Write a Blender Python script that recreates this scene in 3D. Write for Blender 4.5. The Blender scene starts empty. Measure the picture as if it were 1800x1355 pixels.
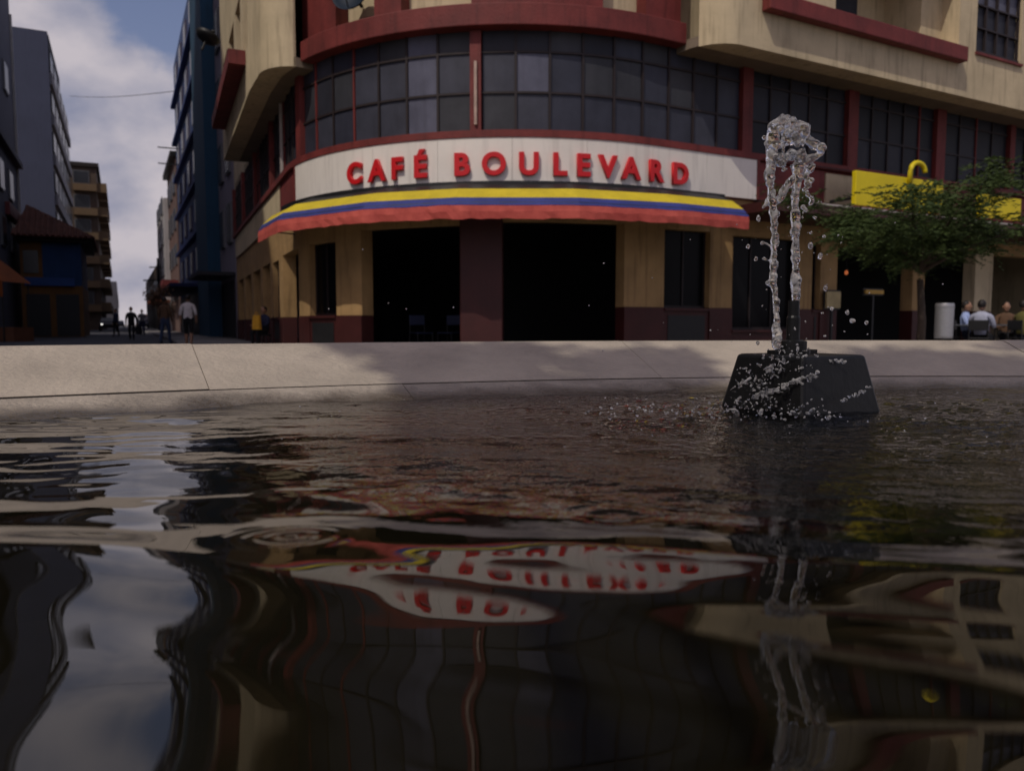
import bpy, bmesh, math, random
import numpy as np
from mathutils import Vector, Matrix, noise as mnoise

random.seed(11)
rng = np.random.default_rng(11)
scene = bpy.context.scene
col = scene.collection

# ------------------------------------------------------------------ camera
CAM_H = 0.75
cam_d = bpy.data.cameras.new('camera')
cam = bpy.data.objects.new('camera', cam_d)
col.objects.link(cam)
cam.location = (0, 0, CAM_H)
cam.rotation_euler = (math.radians(90 - 4.487), 0, 0)
cam_d.sensor_width = 36.0
cam_d.lens = 1370 / 1800 * 36.0
cam_d.clip_start = 0.02
cam_d.clip_end = 3000
cam_d.dof.use_dof = True
cam_d.dof.focus_distance = 1.8
cam_d.dof.aperture_fstop = 5.0
scene.camera = cam

# ------------------------------------------------------------------ light
SUN_EL = math.radians(54)
SUN_H = Vector((-0.50, -0.866))            # horizontal direction towards the sun
sun_dir = Vector((SUN_H.x * math.cos(SUN_EL), SUN_H.y * math.cos(SUN_EL), math.sin(SUN_EL)))
sd = bpy.data.lights.new('sun', 'SUN')
sd.energy = 3.4
sd.angle = math.radians(0.5)
sd.color = (1.0, 0.93, 0.82)
so = bpy.data.objects.new('sun', sd)
col.objects.link(so)
so.rotation_euler = (-sun_dir).to_track_quat('-Z', 'Y').to_euler()
so.location = (-20, -30, 60)

w = bpy.data.worlds.new('World')
scene.world = w
w.use_nodes = True
wn, wl = w.node_tree.nodes, w.node_tree.links
wn.clear()


def wnode(t, **kw):
    n = wn.new(t)
    for k, v in kw.items():
        setattr(n, k, v)
    return n


w_out = wnode('ShaderNodeOutputWorld')
bg = wnode('ShaderNodeBackground')
bg.inputs['Strength'].default_value = 0.115
sky = wnode('ShaderNodeTexSky')
sky.sky_type = 'NISHITA'
sky.sun_disc = False
sky.sun_elevation = SUN_EL
sky.sun_rotation = math.atan2(SUN_H.x, SUN_H.y)
sky.air_density = 1.0
sky.dust_density = 2.0
sky.ozone_density = 1.2
tc = wnode('ShaderNodeTexCoord')
sep = wnode('ShaderNodeSeparateXYZ')
wl.new(tc.outputs['Generated'], sep.inputs[0])
mp = wnode('ShaderNodeMapping')
mp.inputs['Location'].default_value = (9.455, 14.376, 4.394)
mp.inputs['Scale'].default_value = (1, 1, 1.5)
wl.new(tc.outputs['Generated'], mp.inputs[0])
nz = wnode('ShaderNodeTexNoise')
nz.inputs['Scale'].default_value = 3.6
nz.inputs['Detail'].default_value = 9
nz.inputs['Roughness'].default_value = 0.52
wl.new(mp.outputs[0], nz.inputs['Vector'])
# cloud bank near the horizon, broken cumulus higher up
el = wnode('ShaderNodeMapRange')
el.inputs['From Min'].default_value = 0.19
el.inputs['From Max'].default_value = 0.34
el.inputs['To Min'].default_value = 0.24
el.inputs['To Max'].default_value = 0.0
wl.new(sep.outputs['Z'], el.inputs['Value'])
ad = wnode('ShaderNodeMath', operation='ADD')
wl.new(nz.outputs['Fac'], ad.inputs[0])
wl.new(el.outputs[0], ad.inputs[1])
cm = wnode('ShaderNodeMapRange')
cm.interpolation_type = 'SMOOTHSTEP'
cm.inputs['From Min'].default_value = 0.50
cm.inputs['From Max'].default_value = 0.585
wl.new(ad.outputs[0], cm.inputs['Value'])
nz2 = wnode('ShaderNodeTexNoise')
nz2.inputs['Scale'].default_value = 7.0
nz2.inputs['Detail'].default_value = 7
wl.new(mp.outputs[0], nz2.inputs['Vector'])
cr = wnode('ShaderNodeValToRGB')
cr.color_ramp.elements[0].position = 0.36
cr.color_ramp.elements[0].color = (3.9, 4.1, 5.6, 1)
cr.color_ramp.elements[1].position = 0.60
cr.color_ramp.elements[1].color = (8.4, 7.7, 8.3, 1)
wl.new(nz2.outputs['Fac'], cr.inputs[0])
skm = wnode('ShaderNodeMixRGB', blend_type='MULTIPLY')
skm.inputs[0].default_value = 1.0
skm.inputs[2].default_value = (1.55, 1.30, 1.38, 1)
wl.new(sky.outputs[0], skm.inputs[1])
mx = wnode('ShaderNodeMixRGB')
wl.new(cm.outputs[0], mx.inputs[0])
wl.new(skm.outputs[0], mx.inputs[1])
wl.new(cr.outputs[0], mx.inputs[2])
wl.new(mx.outputs[0], bg.inputs['Color'])
wl.new(bg.outputs[0], w_out.inputs['Surface'])

vs = scene.view_settings
vs.view_transform = 'Standard'
vs.look = 'None'
vs.gamma = 1.0
vs.use_curve_mapping = False
vs.exposure = -0.85
scene.cycles.max_bounces = 10
scene.cycles.transmission_bounces = 8
scene.cycles.transparent_max_bounces = 8
scene.cycles.glossy_bounces = 5
scene.cycles.caustics_reflective = False
scene.cycles.caustics_refractive = False
scene.cycles.sample_clamp_indirect = 9.0

# ------------------------------------------------------------------ materials
MATS = {}


def mat(name, c, rough=0.7, var=0.18, scale=2.5, bump=0.0, bscale=30.0, metal=0.0, spec=0.4, c2=None, stretch=(1, 1, 1), streak=0.0):
    """Principled surface with blotchy noise, grime streaks and fine relief."""
    if name in MATS:
        return MATS[name]
    m = bpy.data.materials.new(name)
    m.use_nodes = True
    n, l = m.node_tree.nodes, m.node_tree.links
    b = n['Principled BSDF']
    b.inputs['Roughness'].default_value = rough
    b.inputs['Metallic'].default_value = metal
    b.inputs['Specular IOR Level'].default_value = spec
    t = n.new('ShaderNodeTexCoord')
    mpn = n.new('ShaderNodeMapping')
    mpn.inputs['Scale'].default_value = stretch
    l.new(t.outputs['Object'], mpn.inputs[0])
    a = n.new('ShaderNodeTexNoise')
    a.inputs['Scale'].default_value = scale
    a.inputs['Detail'].default_value = 8
    a.inputs['Roughness'].default_value = 0.62
    l.new(mpn.outputs[0], a.inputs['Vector'])
    r = n.new('ShaderNodeValToRGB')
    r.color_ramp.elements[0].position = 0.28
    r.color_ramp.elements[1].position = 0.72
    lo = [max(0, x * (1 - var)) for x in c] if c2 is None else c2
    hi = [min(1, x * (1 + var * 0.6)) for x in c]
    r.color_ramp.elements[0].color = (*lo, 1)
    r.color_ramp.elements[1].color = (*hi, 1)
    l.new(a.outputs['Fac'], r.inputs[0])
    last = r.outputs[0]
    if streak > 0:
        mp2 = n.new('ShaderNodeMapping')
        mp2.inputs['Scale'].default_value = (5, 5, 0.45)
        l.new(t.outputs['Object'], mp2.inputs[0])
        s = n.new('ShaderNodeTexNoise')
        s.inputs['Scale'].default_value = 1.6
        s.inputs['Detail'].default_value = 6
        l.new(mp2.outputs[0], s.inputs['Vector'])
        sr = n.new('ShaderNodeMapRange')
        sr.inputs['From Min'].default_value = 0.52
        sr.inputs['From Max'].default_value = 0.75
        sr.inputs['To Min'].default_value = 0.0
        sr.inputs['To Max'].default_value = streak
        l.new(s.outputs['Fac'], sr.inputs['Value'])
        mm = n.new('ShaderNodeMixRGB')
        mm.inputs[2].default_value = (c[0] * 0.35, c[1] * 0.33, c[2] * 0.32, 1)
        l.new(sr.outputs[0], mm.inputs[0])
        l.new(last, mm.inputs[1])
        last = mm.outputs[0]
    l.new(last, b.inputs['Base Color'])
    if bump > 0:
        bt = n.new('ShaderNodeTexNoise')
        bt.inputs['Scale'].default_value = bscale
        bt.inputs['Detail'].default_value = 6
        l.new(t.outputs['Object'], bt.inputs['Vector'])
        bp = n.new('ShaderNodeBump')
        bp.inputs['Strength'].default_value = bump
        bp.inputs['Distance'].default_value = 0.02
        l.new(bt.outputs['Fac'], bp.inputs['Height'])
        l.new(bp.outputs[0], b.inputs['Normal'])
    MATS[name] = m
    return m


cream = mat('cream_plaster', (0.56, 0.455, 0.29), 0.85, 0.22, 0.9, 0.3, 12, streak=0.55)
ochre = mat('ochre_plaster', (0.38, 0.235, 0.098), 0.8, 0.3, 1.2, 0.3, 20, streak=0.6)
red = mat('oxide_red_paint', (0.17, 0.028, 0.024), 0.65, 0.4, 1.4, 0.3, 18, streak=0.6)
dado_red = mat('dado_red_paint', (0.048, 0.009, 0.008), 0.55, 0.25, 2.0, 0.15, 18)
sign_white = mat('sign_white', (0.78, 0.73, 0.66), 0.5, 0.10, 0.8, streak=0.3)
letter_red = mat('letter_red', (0.58, 0.012, 0.016), 0.4, 0.12, 4.0)
blackm = mat('black_metal', (0.012, 0.012, 0.013), 0.5, 0.2, 6)
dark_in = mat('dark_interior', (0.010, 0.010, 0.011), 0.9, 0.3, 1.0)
aw_y = mat('awning_yellow', (0.58, 0.45, 0.02), 0.75, 0.2, 2.2, 0.2, 30, streak=0.2)
aw_b = mat('awning_blue', (0.03, 0.042, 0.20), 0.75, 0.3, 2.2, 0.2, 30)
aw_r = mat('awning_red', (0.52, 0.10, 0.075), 0.8, 0.3, 3.0, 0.2, 30, c2=(0.36, 0.05, 0.04))
mull = mat('dark_window_steel', (0.022, 0.014, 0.014), 0.6, 0.25, 5)
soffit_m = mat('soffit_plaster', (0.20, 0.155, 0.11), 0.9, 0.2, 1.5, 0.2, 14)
stone = mat('fountain_stone', (0.42, 0.36, 0.285), 0.75, 0.16, 3.2, 0.35, 55, c2=(0.29, 0.25, 0.20))
stone_wet = mat('wet_fountain_stone', (0.36, 0.31, 0.25), 0.6, 0.3, 6.0, 0.5, 60, c2=(0.24, 0.205, 0.165))
# tide mark: the lower stones stay wet just above the water
_n, _l = stone_wet.node_tree.nodes, stone_wet.node_tree.links
_t = _n.new('ShaderNodeTexCoord'); _s = _n.new('ShaderNodeSeparateXYZ'); _l.new(_t.outputs['Object'], _s.inputs[0])
_z = _n.new('ShaderNodeTexNoise'); _z.inputs['Scale'].default_value = 7; _z.inputs['Detail'].default_value = 6; _l.new(_t.outputs['Object'], _z.inputs['Vector'])
_a = _n.new('ShaderNodeMath'); _a.operation = 'MULTIPLY_ADD'; _a.inputs[1].default_value = -0.05; _l.new(_z.outputs['Fac'], _a.inputs[0]); _l.new(_s.outputs['Z'], _a.inputs[2])
_m = _n.new('ShaderNodeMapRange'); _m.inputs['From Min'].default_value = 0.527; _m.inputs['From Max'].default_value = 0.552; _m.inputs['To Min'].default_value = 1.0; _m.inputs['To Max'].default_value = 0.0
_l.new(_a.outputs[0], _m.inputs['Value'])
_b = _n['Principled BSDF']; _src = _b.inputs['Base Color'].links[0].from_socket
_x = _n.new('ShaderNodeMixRGB'); _x.inputs[2].default_value = (0.085, 0.068, 0.048, 1); _l.new(_m.outputs[0], _x.inputs[0]); _l.new(_src, _x.inputs[1]); _l.new(_x.outputs[0], _b.inputs['Base Color'])
_r = _n.new('ShaderNodeMapRange'); _r.inputs['To Min'].default_value = 0.7; _r.inputs['To Max'].default_value = 0.2; _l.new(_m.outputs[0], _r.inputs['Value']); _l.new(_r.outputs[0], _b.inputs['Roughness'])
floor_m = mat('basin_floor', (0.040, 0.032, 0.020), 0.9, 0.5, 3.0)
plaza_m = mat('plaza_paving', (0.17, 0.155, 0.14), 0.85, 0.25, 0.6, 0.2, 10)
asphalt = mat('asphalt', (0.055, 0.055, 0.06), 0.85, 0.3, 0.8, 0.3, 20)
kerb_m = mat('pavement_concrete', (0.20, 0.19, 0.18), 0.85, 0.2, 1.5, 0.2, 15)
yel_sign = mat('yellow_sign_paint', (0.70, 0.56, 0.008), 0.55, 0.12, 1.5)
skin = mat('skin', (0.30, 0.165, 0.105), 0.55, 0.1, 8)
hair = mat('dark_hair', (0.012, 0.009, 0.008), 0.6, 0.3, 20)
steel = mat('brushed_steel', (0.42, 0.42, 0.43), 0.35, 0.15, 12, metal=0.6, stretch=(1, 1, 6))


def glass_pane(i):
    """Obscure window glass, tones differ in dirt and tint, the darkest also in painted shade."""
    tones = [(0.036, 0.038, 0.054), (0.050, 0.052, 0.070), (0.026, 0.027, 0.037), (0.110, 0.112, 0.155), (0.042, 0.043, 0.050), (0.012, 0.013, 0.018)]
    t = tones[i % 6]
    return mat('window_glass_tone_%d' % (i % 6), t, 0.42 + 0.06 * (i % 3), 0.35, 1.3, 0.12, 6, spec=0.3, streak=0.25)


# ------------------------------------------------------------------ mesh helpers
def link(o, parent=None):
    col.objects.link(o)
    if parent is not None:
        o.parent = parent
    return o


def tag(o, label=None, cat=None, group=None, kind=None):
    if label: o['label'] = label
    if cat: o['category'] = cat
    if group: o['group'] = group
    if kind: o['kind'] = kind
    return o


def empty(name, loc=(0, 0, 0), rz=0.0):
    o = bpy.data.objects.new(name, None)
    o.empty_display_size = 0.2
    o.location = loc
    o.rotation_euler = (0, 0, rz)
    return link(o)


class MB:
    """collects verts and faces of ONE object"""
    def __init__(s):
        s.v, s.f, s.mi = [], [], []

    def add(s, v, f, mi=0):
        k = len(s.v)
        s.v += [tuple(p) for p in v]
        s.f += [tuple(i + k for i in q) for q in f]
        s.mi += [mi] * len(f)
        return s

    def box(s, x0, x1, y0, y1, z0, z1, mi=0):
        return s.add([(x0, y0, z0), (x1, y0, z0), (x1, y1, z0), (x0, y1, z0), (x0, y0, z1), (x1, y0, z1), (x1, y1, z1), (x0, y1, z1)],
                     [(0, 3, 2, 1), (4, 5, 6, 7), (0, 1, 5, 4), (1, 2, 6, 5), (2, 3, 7, 6), (3, 0, 4, 7)], mi)

    def tube(s, pts, rad, n=8, mi=0, caps=True):
        pts = [Vector(p) for p in pts]
        if not hasattr(rad, '__len__'):
            rad = [rad] * len(pts)
        vs_, fs = [], []
        for i, p in enumerate(pts):
            d = (pts[min(i + 1, len(pts) - 1)] - pts[max(i - 1, 0)])
            if d.length < 1e-9: d = Vector((0, 0, 1))
            d.normalize()
            a = d.orthogonal() if abs(d.z) < 0.95 else Vector((1, 0, 0)).cross(d).cross(d)
            up = Vector((0, 0, 1)) if abs(d.z) < 0.95 else Vector((0, 1, 0))
            a = up.cross(d).normalized()
            b = d.cross(a).normalized()
            for k in range(n):
                t = 2 * math.pi * k / n
                vs_.append(p + (a * math.cos(t) + b * math.sin(t)) * rad[i])
        for i in range(len(pts) - 1):
            for k in range(n):
                fs.append((i * n + k, i * n + (k + 1) % n, (i + 1) * n + (k + 1) % n, (i + 1) * n + k))
        if caps:
            fs.append(tuple(range(n - 1, -1, -1)))
            fs.append(tuple((len(pts) - 1) * n + k for k in range(n)))
        return s.add(vs_, fs, mi)

    def lathe(s, prof, n=24, c=(0, 0, 0), mi=0):
        vs_ = [(c[0] + r * math.cos(2 * math.pi * k / n), c[1] + r * math.sin(2 * math.pi * k / n), c[2] + z) for r, z in prof for k in range(n)]
        fs = [(i * n + k, i * n + (k + 1) % n, (i + 1) * n + (k + 1) % n, (i + 1) * n + k) for i in range(len(prof) - 1) for k in range(n)]
        fs.append(tuple(range(n - 1, -1, -1)))
        fs.append(tuple((len(prof) - 1) * n + k for k in range(n)))
        return s.add(vs_, fs, mi)

    def ball(s, c, r, nu=10, nv=6, mi=0):
        if not hasattr(r, '__len__'): r = (r, r, r)
        vs_ = [(c[0], c[1], c[2] + r[2])]
        for j in range(1, nv):
            th = math.pi * j / nv
            for k in range(nu):
                ph = 2 * math.pi * k / nu
                vs_.append((c[0] + r[0] * math.sin(th) * math.cos(ph), c[1] + r[1] * math.sin(th) * math.sin(ph), c[2] + r[2] * math.cos(th)))
        vs_.append((c[0], c[1], c[2] - r[2]))
        fs = [(0, 1 + k, 1 + (k + 1) % nu) for k in range(nu)]
        for j in range(nv - 2):
            a = 1 + j * nu
            fs += [(a + k, a + nu + k, a + nu + (k + 1) % nu, a + (k + 1) % nu) for k in range(nu)]
        a = 1 + (nv - 2) * nu
        fs += [(a + k, len(vs_) - 1, a + (k + 1) % nu) for k in range(nu)]
        return s.add(vs_, fs, mi)

    def build(s, name, m, parent=None, smooth=False, bevel=0.0):
        me = bpy.data.meshes.new(name)
        me.from_pydata(s.v, [], s.f)
        ms = m if isinstance(m, (list, tuple)) else [m]
        for q in ms: me.materials.append(q)
        if len(ms) > 1: me.polygons.foreach_set('material_index', s.mi)
        if smooth: me.polygons.foreach_set('use_smooth', [True] * len(me.polygons))
        me.update()
        o = bpy.data.objects.new(name, me)
        if bevel > 0:
            b = o.modifiers.new('bevel', 'BEVEL')
            b.width = bevel
            b.segments = 2
            b.limit_method = 'ANGLE'
        return link(o, parent)


def copy_tree(o, parent=None):
    c = o.copy()
    col.objects.link(c)
    c.parent = parent
    for ch in list(o.children):
        copy_tree(ch, c)
    return c


# ------------------------------------------------------------------ ground and street
ST_U = Vector((-0.447, 0.894))         # direction of the side street
ST_V = Vector((0.894, 0.447))          # across it, to the right
g = MB()
g.add([(-900, -900, 0), (900, -900, 0), (900, 900, 0), (-900, 900, 0)], [(0, 1, 2, 3)])
tag(g.build('ground', plaza_m), kind='structure')


def strip(name, p0, u, v, l0, l1, a, b, z0, z1, m):
    q = [Vector(p0) + u * l + v * t for l, t in ((l0, a), (l0, b), (l1, b), (l1, a))]
    mb = MB()
    if z1 - z0 < 0.02:
        mb.add([(p.x, p.y, z1) for p in q], [(0, 1, 2, 3)])
    else:
        mb.add([(p.x, p.y, z0) for p in q] + [(p.x, p.y, z1) for p in q],
               [(0, 3, 2, 1), (4, 5, 6, 7), (0, 1, 5, 4), (1, 2, 6, 5), (2, 3, 7, 6), (3, 0, 4, 7)])
    return tag(mb.build(name, m), kind='structure')


Q0 = Vector((-12.15, 34.5))            # far end of the cafe building on the street
strip('road', Q0, ST_U, ST_V, -14, 260, -9.6, -2.6, 0, 0.004, asphalt)
strip('pavement', Q0, ST_U, ST_V, 0.2, 260, -2.6, 0.6, -0.05, 0.12, kerb_m)
strip('pavement', Q0, ST_U, ST_V, 4, 260, -12.6, -9.6, -0.05, 0.12, kerb_m)

# ------------------------------------------------------------------ fountain basin
FC = Vector((1.41, -2.10))
R_W = 4.50                              # waterline radius
Z_W = 0.55                              # water level


def ring_slab(a0, a1, prof, parent, name, m, n=8, gap=0.0012, jit=0.0):
    """one stone of a ring: prof = closed list of (radius, z)"""
    mb = MB()
    k = len(prof)
    vs_, fs = [], []
    for i in range(n + 1):
        a = a0 + (a1 - a0) * i / n
        for r, z in prof:
            da = gap / r * (1 if i == 0 else (-1 if i == n else 0))
            vs_.append((FC.x + r * math.sin(a + da), FC.y + r * math.cos(a + da), z + jit))
    for i in range(n):
        for j in range(k):
            fs.append((i * k + j, (i + 1) * k + j, (i + 1) * k + (j + 1) % k, i * k + (j + 1) % k))
    fs.append(tuple(range(k)))
    fs.append(tuple(n * k + j for j in range(k - 1, -1, -1)))
    mb.add(vs_, fs)
    return mb.build(name, m, parent)


basin = empty('fountain_basin', (0, 0, 0))
tag(basin, 'round fountain basin with sloping pale stone rim holding dark water', 'fountain basin')
NS = 22
for i in range(NS):
    a0 = 2 * math.pi * (i + 0.28) / NS
    a1 = 2 * math.pi * (i + 1.28) / NS
    j = random.uniform(-0.002, 0.002)
    # upper sloping slab and coping
    ring_slab(a0, a1, [(4.672, 0.612), (4.620, 0.5860), (4.985, 0.690), (5.02, 0.692), (5.10, 0.672), (5.10, 0.50), (4.70, 0.50)][1:], basin, 'rim_slab', stone, jit=j)
    # lower slab, wet at the waterline
    ring_slab(a0 + 0.11, a1 + 0.11, [(4.30, 0.505), (4.50, 0.553), (4.617, 0.582), (4.62, 0.50), (4.30, 0.40)], basin, 'waterline_slab', stone_wet if i % 5 else stone_wet, jit=j * 0.6)
mb = MB()
n = 96
vs_ = []
for r, z in ((5.06, 0.0), (5.06, 0.52), (4.58, 0.50), (4.25, 0.44), (4.05, 0.25), (0.0, 0.22)):
    for k in range(n):
        a = 2 * math.pi * k / n
        vs_.append((FC.x + r * math.sin(a), FC.y + r * math.cos(a), z))
fs = [(i * n + k, i * n + (k + 1) % n, (i + 1) * n + (k + 1) % n, (i + 1) * n + k) for i in range(5) for k in range(n)]
mb.add(vs_, fs)
mb.build('basin_floor', floor_m, basin)

# ------------------------------------------------------------------ water with real waves
JET = Vector((0.662, 1.84))


def wave_height(X, Y):
    H = np.zeros_like(X)
    d = np.hypot(X - JET.x, Y - JET.y)
    # swell running from the jet to the camera's side, long and smooth
    r2 = np.random.default_rng(5)
    for i in range(16):
        lam = 0.13 * (1.16 ** i)
        if lam > 1.2: lam = 1.2
        ang = r2.normal(-1.75, 0.5)
        k = 2 * math.pi / lam
        slope = 0.017 if lam < 0.45 else 0.010
        ph = r2.uniform(0, 2 * math.pi)
        H += slope / k * np.sin(k * (X * math.cos(ang) + Y * math.sin(ang)) + ph)
    # one broad swell passing under the camera
    H += 0.135 * 0.20 * np.logaddexp(0, (0.72 - Y) / 0.20) * np.exp(-np.clip(-Y, 0, 5) * 1.2) * np.exp(-(np.hypot(X, np.clip(-Y, 0, 9)) / 2.2) ** 2)
    # rings thrown out by the falling water
    fall = np.exp(-d / 0.55)
    H += 0.0016 * fall * np.sin(2 * math.pi * d / 0.062 + 0.6)
    H += 0.0011 * np.exp(-d / 0.9) * np.sin(2 * math.pi * d / 0.105)
    # many small drop impacts
    for i in range(46):
        rr = abs(r2.normal(0, 0.42)) + 0.08
        aa = r2.uniform(0, 2 * math.pi)
        cx, cy = JET.x - 0.08 + rr * math.cos(aa) * 1.3, JET.y + rr * math.sin(aa)
        lam = r2.uniform(0.018, 0.042)
        dd = np.hypot(X - cx, Y - cy)
        amp = lam * 0.010 * r2.uniform(0.5, 1.3)
        H += amp * np.exp(-dd / (lam * 5.5)) * np.sin(2 * math.pi * dd / lam + r2.uniform(0, 6.3))
    # short ripples running over the middle of the basin
    env = 1 / (1 + np.exp(-(Y - 0.86) / 0.09))
    for i in range(12):
        lam = r2.uniform(0.032, 0.095)
        ang = r2.normal(-1.7, 0.55)
        k = 2 * math.pi / lam
        H += 0.0135 / k * env * np.sin(k * (X * math.cos(ang) + Y * math.sin(ang)) + r2.uniform(0, 6.3) + 1.2 * np.sin(X * 5.1 + i) + 0.9 * np.sin(Y * 7.3 + 2 * i))
    # fine chop close to the splash
    for i in range(14):
        lam = r2.uniform(0.03, 0.08)
        ang = r2.uniform(0, 2 * math.pi)
        k = 2 * math.pi / lam
        H += 0.030 / k * np.exp(-(d / 0.75) ** 2) * np.sin(k * (X * math.cos(ang) + Y * math.sin(ang)) + r2.uniform(0, 6.3))
    # a few lone drop rings in the calm part
    for cx, cy, lam, a in ((-0.19, 0.66, 0.018, 0.0004), (-0.32, 1.05, 0.03, 0.0004), (0.1, 0.75, 0.03, 0.0003)):
        dd = np.hypot(X - cx, Y - cy)
        H += a * np.exp(-(dd / (lam * 2.2)) ** 2) * np.cos(2 * math.pi * dd / lam)
    # calmer towards the far left of the rim
    return H * (0.75 + 0.25 / (1 + np.exp(-(Y - 0.6) * 4)))


na_f, na_c, nr = 620, 90, 620
ang = np.concatenate([np.linspace(math.radians(-46), math.radians(46), na_f, endpoint=False),
                      np.linspace(math.radians(46), math.radians(314), na_c, endpoint=False)])
t = np.linspace(0, 1, nr)
dx, dy = np.sin(ang), np.cos(ang)
RB = 4.52
bq = dx * (-FC.x) + dy * (-FC.y)
rb = -bq + np.sqrt(bq ** 2 - (FC.x ** 2 + FC.y ** 2 - RB ** 2))
r0 = 0.06
RR = r0 * (rb[:, None] / r0) ** (t[None, :])
WX, WY = RR * dx[:, None], RR * dy[:, None]
WH = wave_height(WX, WY)
verts = np.stack([WX, WY, Z_W + WH], -1).reshape(-1, 3)
na = len(ang)
ii, jj = np.meshgrid(np.arange(na), np.arange(nr - 1), indexing='ij')
i2 = (ii + 1) % na
quads = np.stack([ii * nr + jj, i2 * nr + jj, i2 * nr + jj + 1, ii * nr + jj + 1], -1).reshape(-1, 4)
verts = np.concatenate([verts, [[0, 0, Z_W]]])
ctr = len(verts) - 1
tris = [(ctr, i * nr, ((i + 1) % na) * nr) for i in range(na)]
me = bpy.data.meshes.new('water')
nq, nt = len(quads), len(tris)
me.vertices.add(len(verts))
me.vertices.foreach_set('co', verts.astype(np.float32).ravel())
me.loops.add(nq * 4 + nt * 3)
me.loops.foreach_set('vertex_index', np.concatenate([quads.ravel(), np.array(tris).ravel()]).astype(np.int32))
me.polygons.add(nq + nt)
me.polygons.foreach_set('loop_start', np.concatenate([np.arange(nq) * 4, nq * 4 + np.arange(nt) * 3]).astype(np.int32))
me.polygons.foreach_set('use_smooth', np.ones(nq + nt, dtype=bool))
me.update(calc_edges=True)
me.validate()
water = bpy.data.objects.new('water', me)
link(water)
tag(water, kind='structure')
wm = bpy.data.materials.new('fountain_water')
wm.use_nodes = True
n_, l_ = wm.node_tree.nodes, wm.node_tree.links
n_.clear()
o_ = n_.new('ShaderNodeOutputMaterial')
fr = n_.new('ShaderNodeFresnel'); fr.inputs['IOR'].default_value = 1.36
gl = n_.new('ShaderNodeBsdfGlossy'); gl.inputs['Roughness'].default_value = 0.0
gl.inputs['Color'].default_value = (0.95, 0.95, 0.95, 1)
tr = n_.new('ShaderNodeBsdfTransparent'); tr.inputs['Color'].default_value = (0.42, 0.42, 0.36, 1)
ms_ = n_.new('ShaderNodeMixShader')
# fine capillary chop round the splash, dying out with distance
geo = n_.new('ShaderNodeNewGeometry')
vd = n_.new('ShaderNodeVectorMath'); vd.operation = 'DISTANCE'; vd.inputs[1].default_value = (JET.x - 0.05, JET.y + 0.02, Z_W)
l_.new(geo.outputs['Position'], vd.inputs[0])
fall_ = n_.new('ShaderNodeMapRange'); fall_.interpolation_type = 'SMOOTHSTEP'
for k_, v_ in (('From Min', 0.25), ('From Max', 1.45), ('To Min', 1.0), ('To Max', 0.0)): fall_.inputs[k_].default_value = v_
l_.new(vd.outputs['Value'], fall_.inputs['Value'])
cn = n_.new('ShaderNodeTexNoise'); cn.inputs['Scale'].default_value = 38; cn.inputs['Detail'].default_value = 3; cn.inputs['Roughness'].default_value = 0.6
l_.new(geo.outputs['Position'], cn.inputs['Vector'])
wb = n_.new('ShaderNodeBump'); wb.inputs['Distance'].default_value = 0.0085
l_.new(cn.outputs['Fac'], wb.inputs['Height']); l_.new(fall_.outputs[0], wb.inputs['Strength'])
l_.new(wb.outputs[0], fr.inputs['Normal']); l_.new(wb.outputs[0], gl.inputs['Normal'])
l_.new(fr.outputs[0], ms_.inputs[0]); l_.new(tr.outputs[0], ms_.inputs[1]); l_.new(gl.outputs[0], ms_.inputs[2])
l_.new(ms_.outputs[0], o_.inputs['Surface'])
me.materials.append(wm)

# ------------------------------------------------------------------ the cafe's facade line
AC_, AR = Vector((0.05, 22.0)), 6.0
PR, PL = math.radians(28.75), math.radians(-66.0)
S_R, S_L = PR * AR, PL * AR


def fpt(s, off, z):
    """a point of the facade: s along the wall, off out of it, z up"""
    if s > S_R: ph, e = PR, s - S_R
    elif s < S_L: ph, e = PL, s - S_L
    else: ph, e = s / AR, 0.0
    return (AC_.x + (AR + off) * math.sin(ph) + e * math.cos(ph), AC_.y - (AR + off) * math.cos(ph) + e * math.sin(ph), z)


def s_steps(s0, s1, step=0.3):
    cuts = [s0] + [c for c in (S_L, S_R) if s0 < c < s1] + [s1]
    out = []
    for a, b in zip(cuts[:-1], cuts[1:]):
        arc = a >= S_L - 1e-6 and b <= S_R + 1e-6
        k = max(1, int(math.ceil((b - a) / step))) if arc else 1
        out += [a + (b - a) * i / k for i in range(k)]
    return out + [s1]


def fbox(s0, s1, z0, z1, o0, o1, mb=None, step=0.3, mi=0, ss=None):
    """slab following the facade; o1 may be a function of s"""
    mb = mb or MB()
    ss = ss or s_steps(s0, s1, step)
    f0 = o0 if callable(o0) else (lambda s: o0)
    f1 = o1 if callable(o1) else (lambda s: o1)
    vs_ = []
    for s in ss:
        a, b = f0(s), f1(s)
        vs_ += [fpt(s, b, z0), fpt(s, a, z0), fpt(s, a, z1), fpt(s, b, z1)]
    k = len(ss)
    fs = []
    for i in range(k - 1):
        p, q = i * 4, (i + 1) * 4
        for j in range(4):
            fs.append((p + j, p + (j + 1) % 4, q + (j + 1) % 4, q + j))
    fs += [(3, 2, 1, 0), tuple((k - 1) * 4 + j for j in range(4))]
    return mb.add(vs_, [f[::-1] for f in fs], mi)


cafe = empty('cafe_building', (0, 22, 0))


def cpart(name, m, *a, **k):
    bev = k.pop('bevel', 0.0)
    par = k.pop('parent', cafe)
    o = fbox(*a, **k).build(name, m, None, bevel=bev)
    o.parent = par
    if par is cafe:
        o.matrix_parent_inverse = Matrix.Translation((0, -22, 0))
    return o


tag(cafe, 'cream and oxide red corner building with rounded glazed front above the cafe', 'building')
S0, S1 = -23.5, 24.0
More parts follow.
